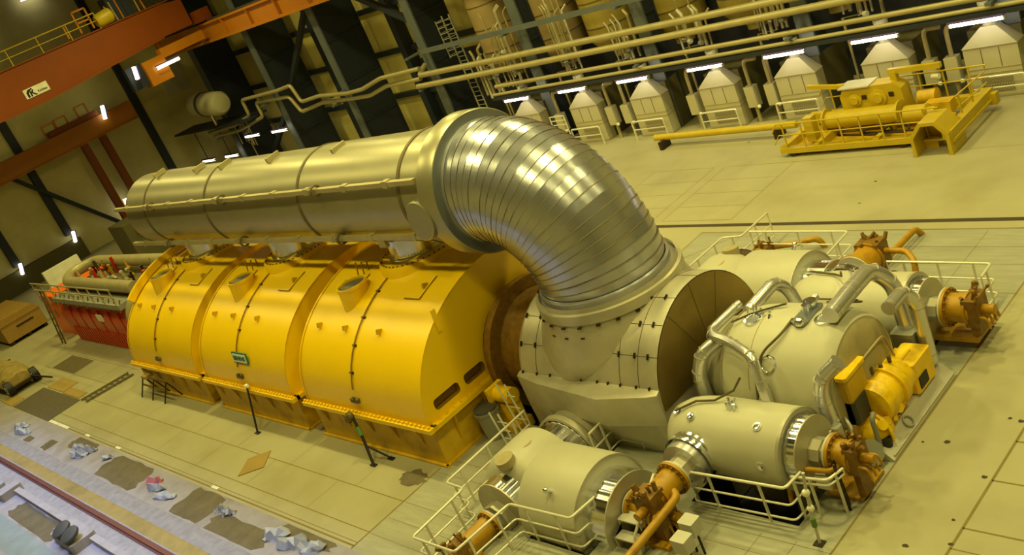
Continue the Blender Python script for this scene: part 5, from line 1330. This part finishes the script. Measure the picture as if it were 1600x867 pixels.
mb = MB(); mb.prism([(-33.09, 9.81), (-32.35, 10.52), (-33.09, 11.3), (-33.73, 10.64)], 'z', .004, .03); single('cover_plate', mb, m_yeld if False else m_card, 'tan four sided plate lying on the floor before the middle casing', 'plate')
mb = MB(); n = 26; rb = random.Random(2)
mb.add([(-25.05 + .75 * math.cos(2 * PI * i / n) * rb.uniform(.6, 1), 11.95 + .42 * math.sin(2 * PI * i / n) * rb.uniform(.6, 1), .006) for i in range(n)], [tuple(range(n))]); struct('floor_stain', mb, m_damp)
mb = MB(); rb = random.Random(6)
for x, y in [(-10.09, 13.8), (-9.66, 18.26), (-9.44, 16.21), (-9.51, 14.79), (-10.63, 17.15), (-11.15, 17.03), (-19.0, 30.75), (-9.4, 18.2), (-18.79, 29.08), (-9.28, 14.11), (-27.47, 35.47)]:
    n = 9; r_ = rb.uniform(.04, .08)
    mb.add([(x + r_ * math.cos(2 * PI * i / n) * rb.uniform(.6, 1.2), y + r_ * math.sin(2 * PI * i / n) * rb.uniform(.5, 1), .007) for i in range(n)], [tuple(range(n))])
struct('floor_specks', mb, m_slot)
# aisle rubbish: crumpled sheets, blocks
def crumple(x, y, w, d, m, label, seed, h=.3):
    rb = random.Random(seed); nx, ny = 7, 5
    vs = []
    for top in (1, 0):
        for i in range(nx):
            for j in range(ny):
                e = (.75 + .25 * math.sin(PI * i / (nx - 1))) * (.75 + .25 * math.sin(PI * j / (ny - 1)))
                vs.append((x + (i / (nx - 1) - .5) * w * e + rb.uniform(-.06, .06), y + (j / (ny - 1) - .5) * d * e + rb.uniform(-.05, .05) + .25 * (i / (nx - 1) - .5), (rb.uniform(.05, h) if 0 < i < nx - 1 and 0 < j < ny - 1 else rb.uniform(.03, .1)) if top else .005))
    N = nx * ny; fs = []
    for i in range(nx - 1):
        for j in range(ny - 1):
            a = i * ny + j; fs.append((a, a + 1, a + ny + 1, a + ny)); fs.append((N + a, N + a + ny, N + a + ny + 1, N + a + 1))
    for i in range(nx - 1):
        a = i * ny; fs.append((a, a + ny, N + a + ny, N + a)); a += ny - 1; fs.append((a, N + a, N + a + ny, a + ny))
    for j in range(ny - 1):
        fs.append((j, N + j, N + j + 1, j + 1)); a = (nx - 1) * ny + j; fs.append((a, a + 1, N + a + 1, N + a))
    mb = MB(); mb.add(vs, fs)
    o = mb.build('crumpled_sheet', m, None, 10); 
    c = V(x, y, 0)
    o.data.transform(Matrix.Translation(-c)); o.location = c
    tag(o, label, 'sheet', 'crumpled sheets in the near aisle')
for i, (x, y, w, d, m, l, h) in enumerate(((-54.0, 8.15, 1.8, .5, m_foil, 'crumpled whitish sheet in the aisle nearest the left edge, upper piece', .3), (-52.9, 7.85, 1.9, .45, m_foil, 'crumpled whitish sheet in the aisle nearest the left edge, lower piece', .35),
        (-45.9, 8.3, 1.1, .4, m_foil, 'small upper piece of the second heap of whitish sheets in the aisle', .3), (-45.0, 8.0, 1.4, .5, m_foil, 'large piece of the second heap of whitish sheets in the aisle', .4), (-44.6, 8.4, .9, .35, m_foil, 'right piece of the second heap of whitish sheets in the aisle', .4),
        (-42.6, 8.4, .6, .25, m_foil, 'small white scrap between the second and third heap in the aisle', .25), (-37.3, 8.3, 1.1, .35, m_pink, 'pink crumpled sheet in the near aisle', .3), (-36.6, 8.1, 1.2, .4, m_foil, 'whitish sheet just below the pink one in the aisle', .35),
        (-35.6, 7.95, 1.6, .5, m_foil, 'longest whitish sheet of the heap with the pink one', .35), (-31.7, 8.35, .5, .3, m_foil, 'left of two small white lumps in the aisle', .3), (-31.1, 8.35, .5, .3, m_foil, 'right of two small white lumps in the aisle', .3),
        (-27.8, 8.35, 1.2, .7, m_foil, 'left piece of the white heap at the bottom edge of the aisle', .35), (-26.8, 8.3, 1.3, .8, m_foil, 'middle piece of the white heap at the bottom edge of the aisle', .38), (-25.8, 8.4, 1.2, .6, m_foil, 'right piece of the white heap at the bottom edge of the aisle', .35))):
    crumple(x, y, w, d, m, l, 20 + i, h)
for x, y, l in ((-46.6, 5.1, 'grey concrete block below the rail at the left edge'), (-37.3, 5.0, 'grey concrete block below the rail carrying two dark discs')):
    t = thing('concrete_block', l, 'block', (x, y, 0), 'concrete blocks below the rail')
    mb = MB(); mb.box(x - 1.3, x + 1.0, y - .45, y + .5, 0, .35, .08); mb.build('block', m_aisle, t)
    mb = MB(); mb.box(x - 1.1, x + .2, y - .3, y + .1, .35, .5, .05); mb.build('top_slab', m_aisle2, t)
mb = MB(); mb.box(-45.5, -38.7, 5.2, 5.45, 0, .25); single('concrete_curb', mb, m_aisle, 'low concrete curb between the two blocks below the rail', 'curb')
mb = MB(); mb.box(-36.2, -26, 5.2, 5.45, 0, .25); single('concrete_curb', mb, m_aisle, 'low concrete curb right of the block with two discs', 'curb')
for x, l in ((-37.6, 'left'), (-36.7, 'right')):
    mb = MB(); mb.lathe((x, 4.85, .5), (.1, -.3, 1), [(0, .3), (.06, .36), (.16, .36), (.2, .2), (.2, 0)], 20); o = single('steel_disc', mb, m_dgrey, l + ' one of the two dark discs on the concrete block', 'disc', 'dark discs on the block')
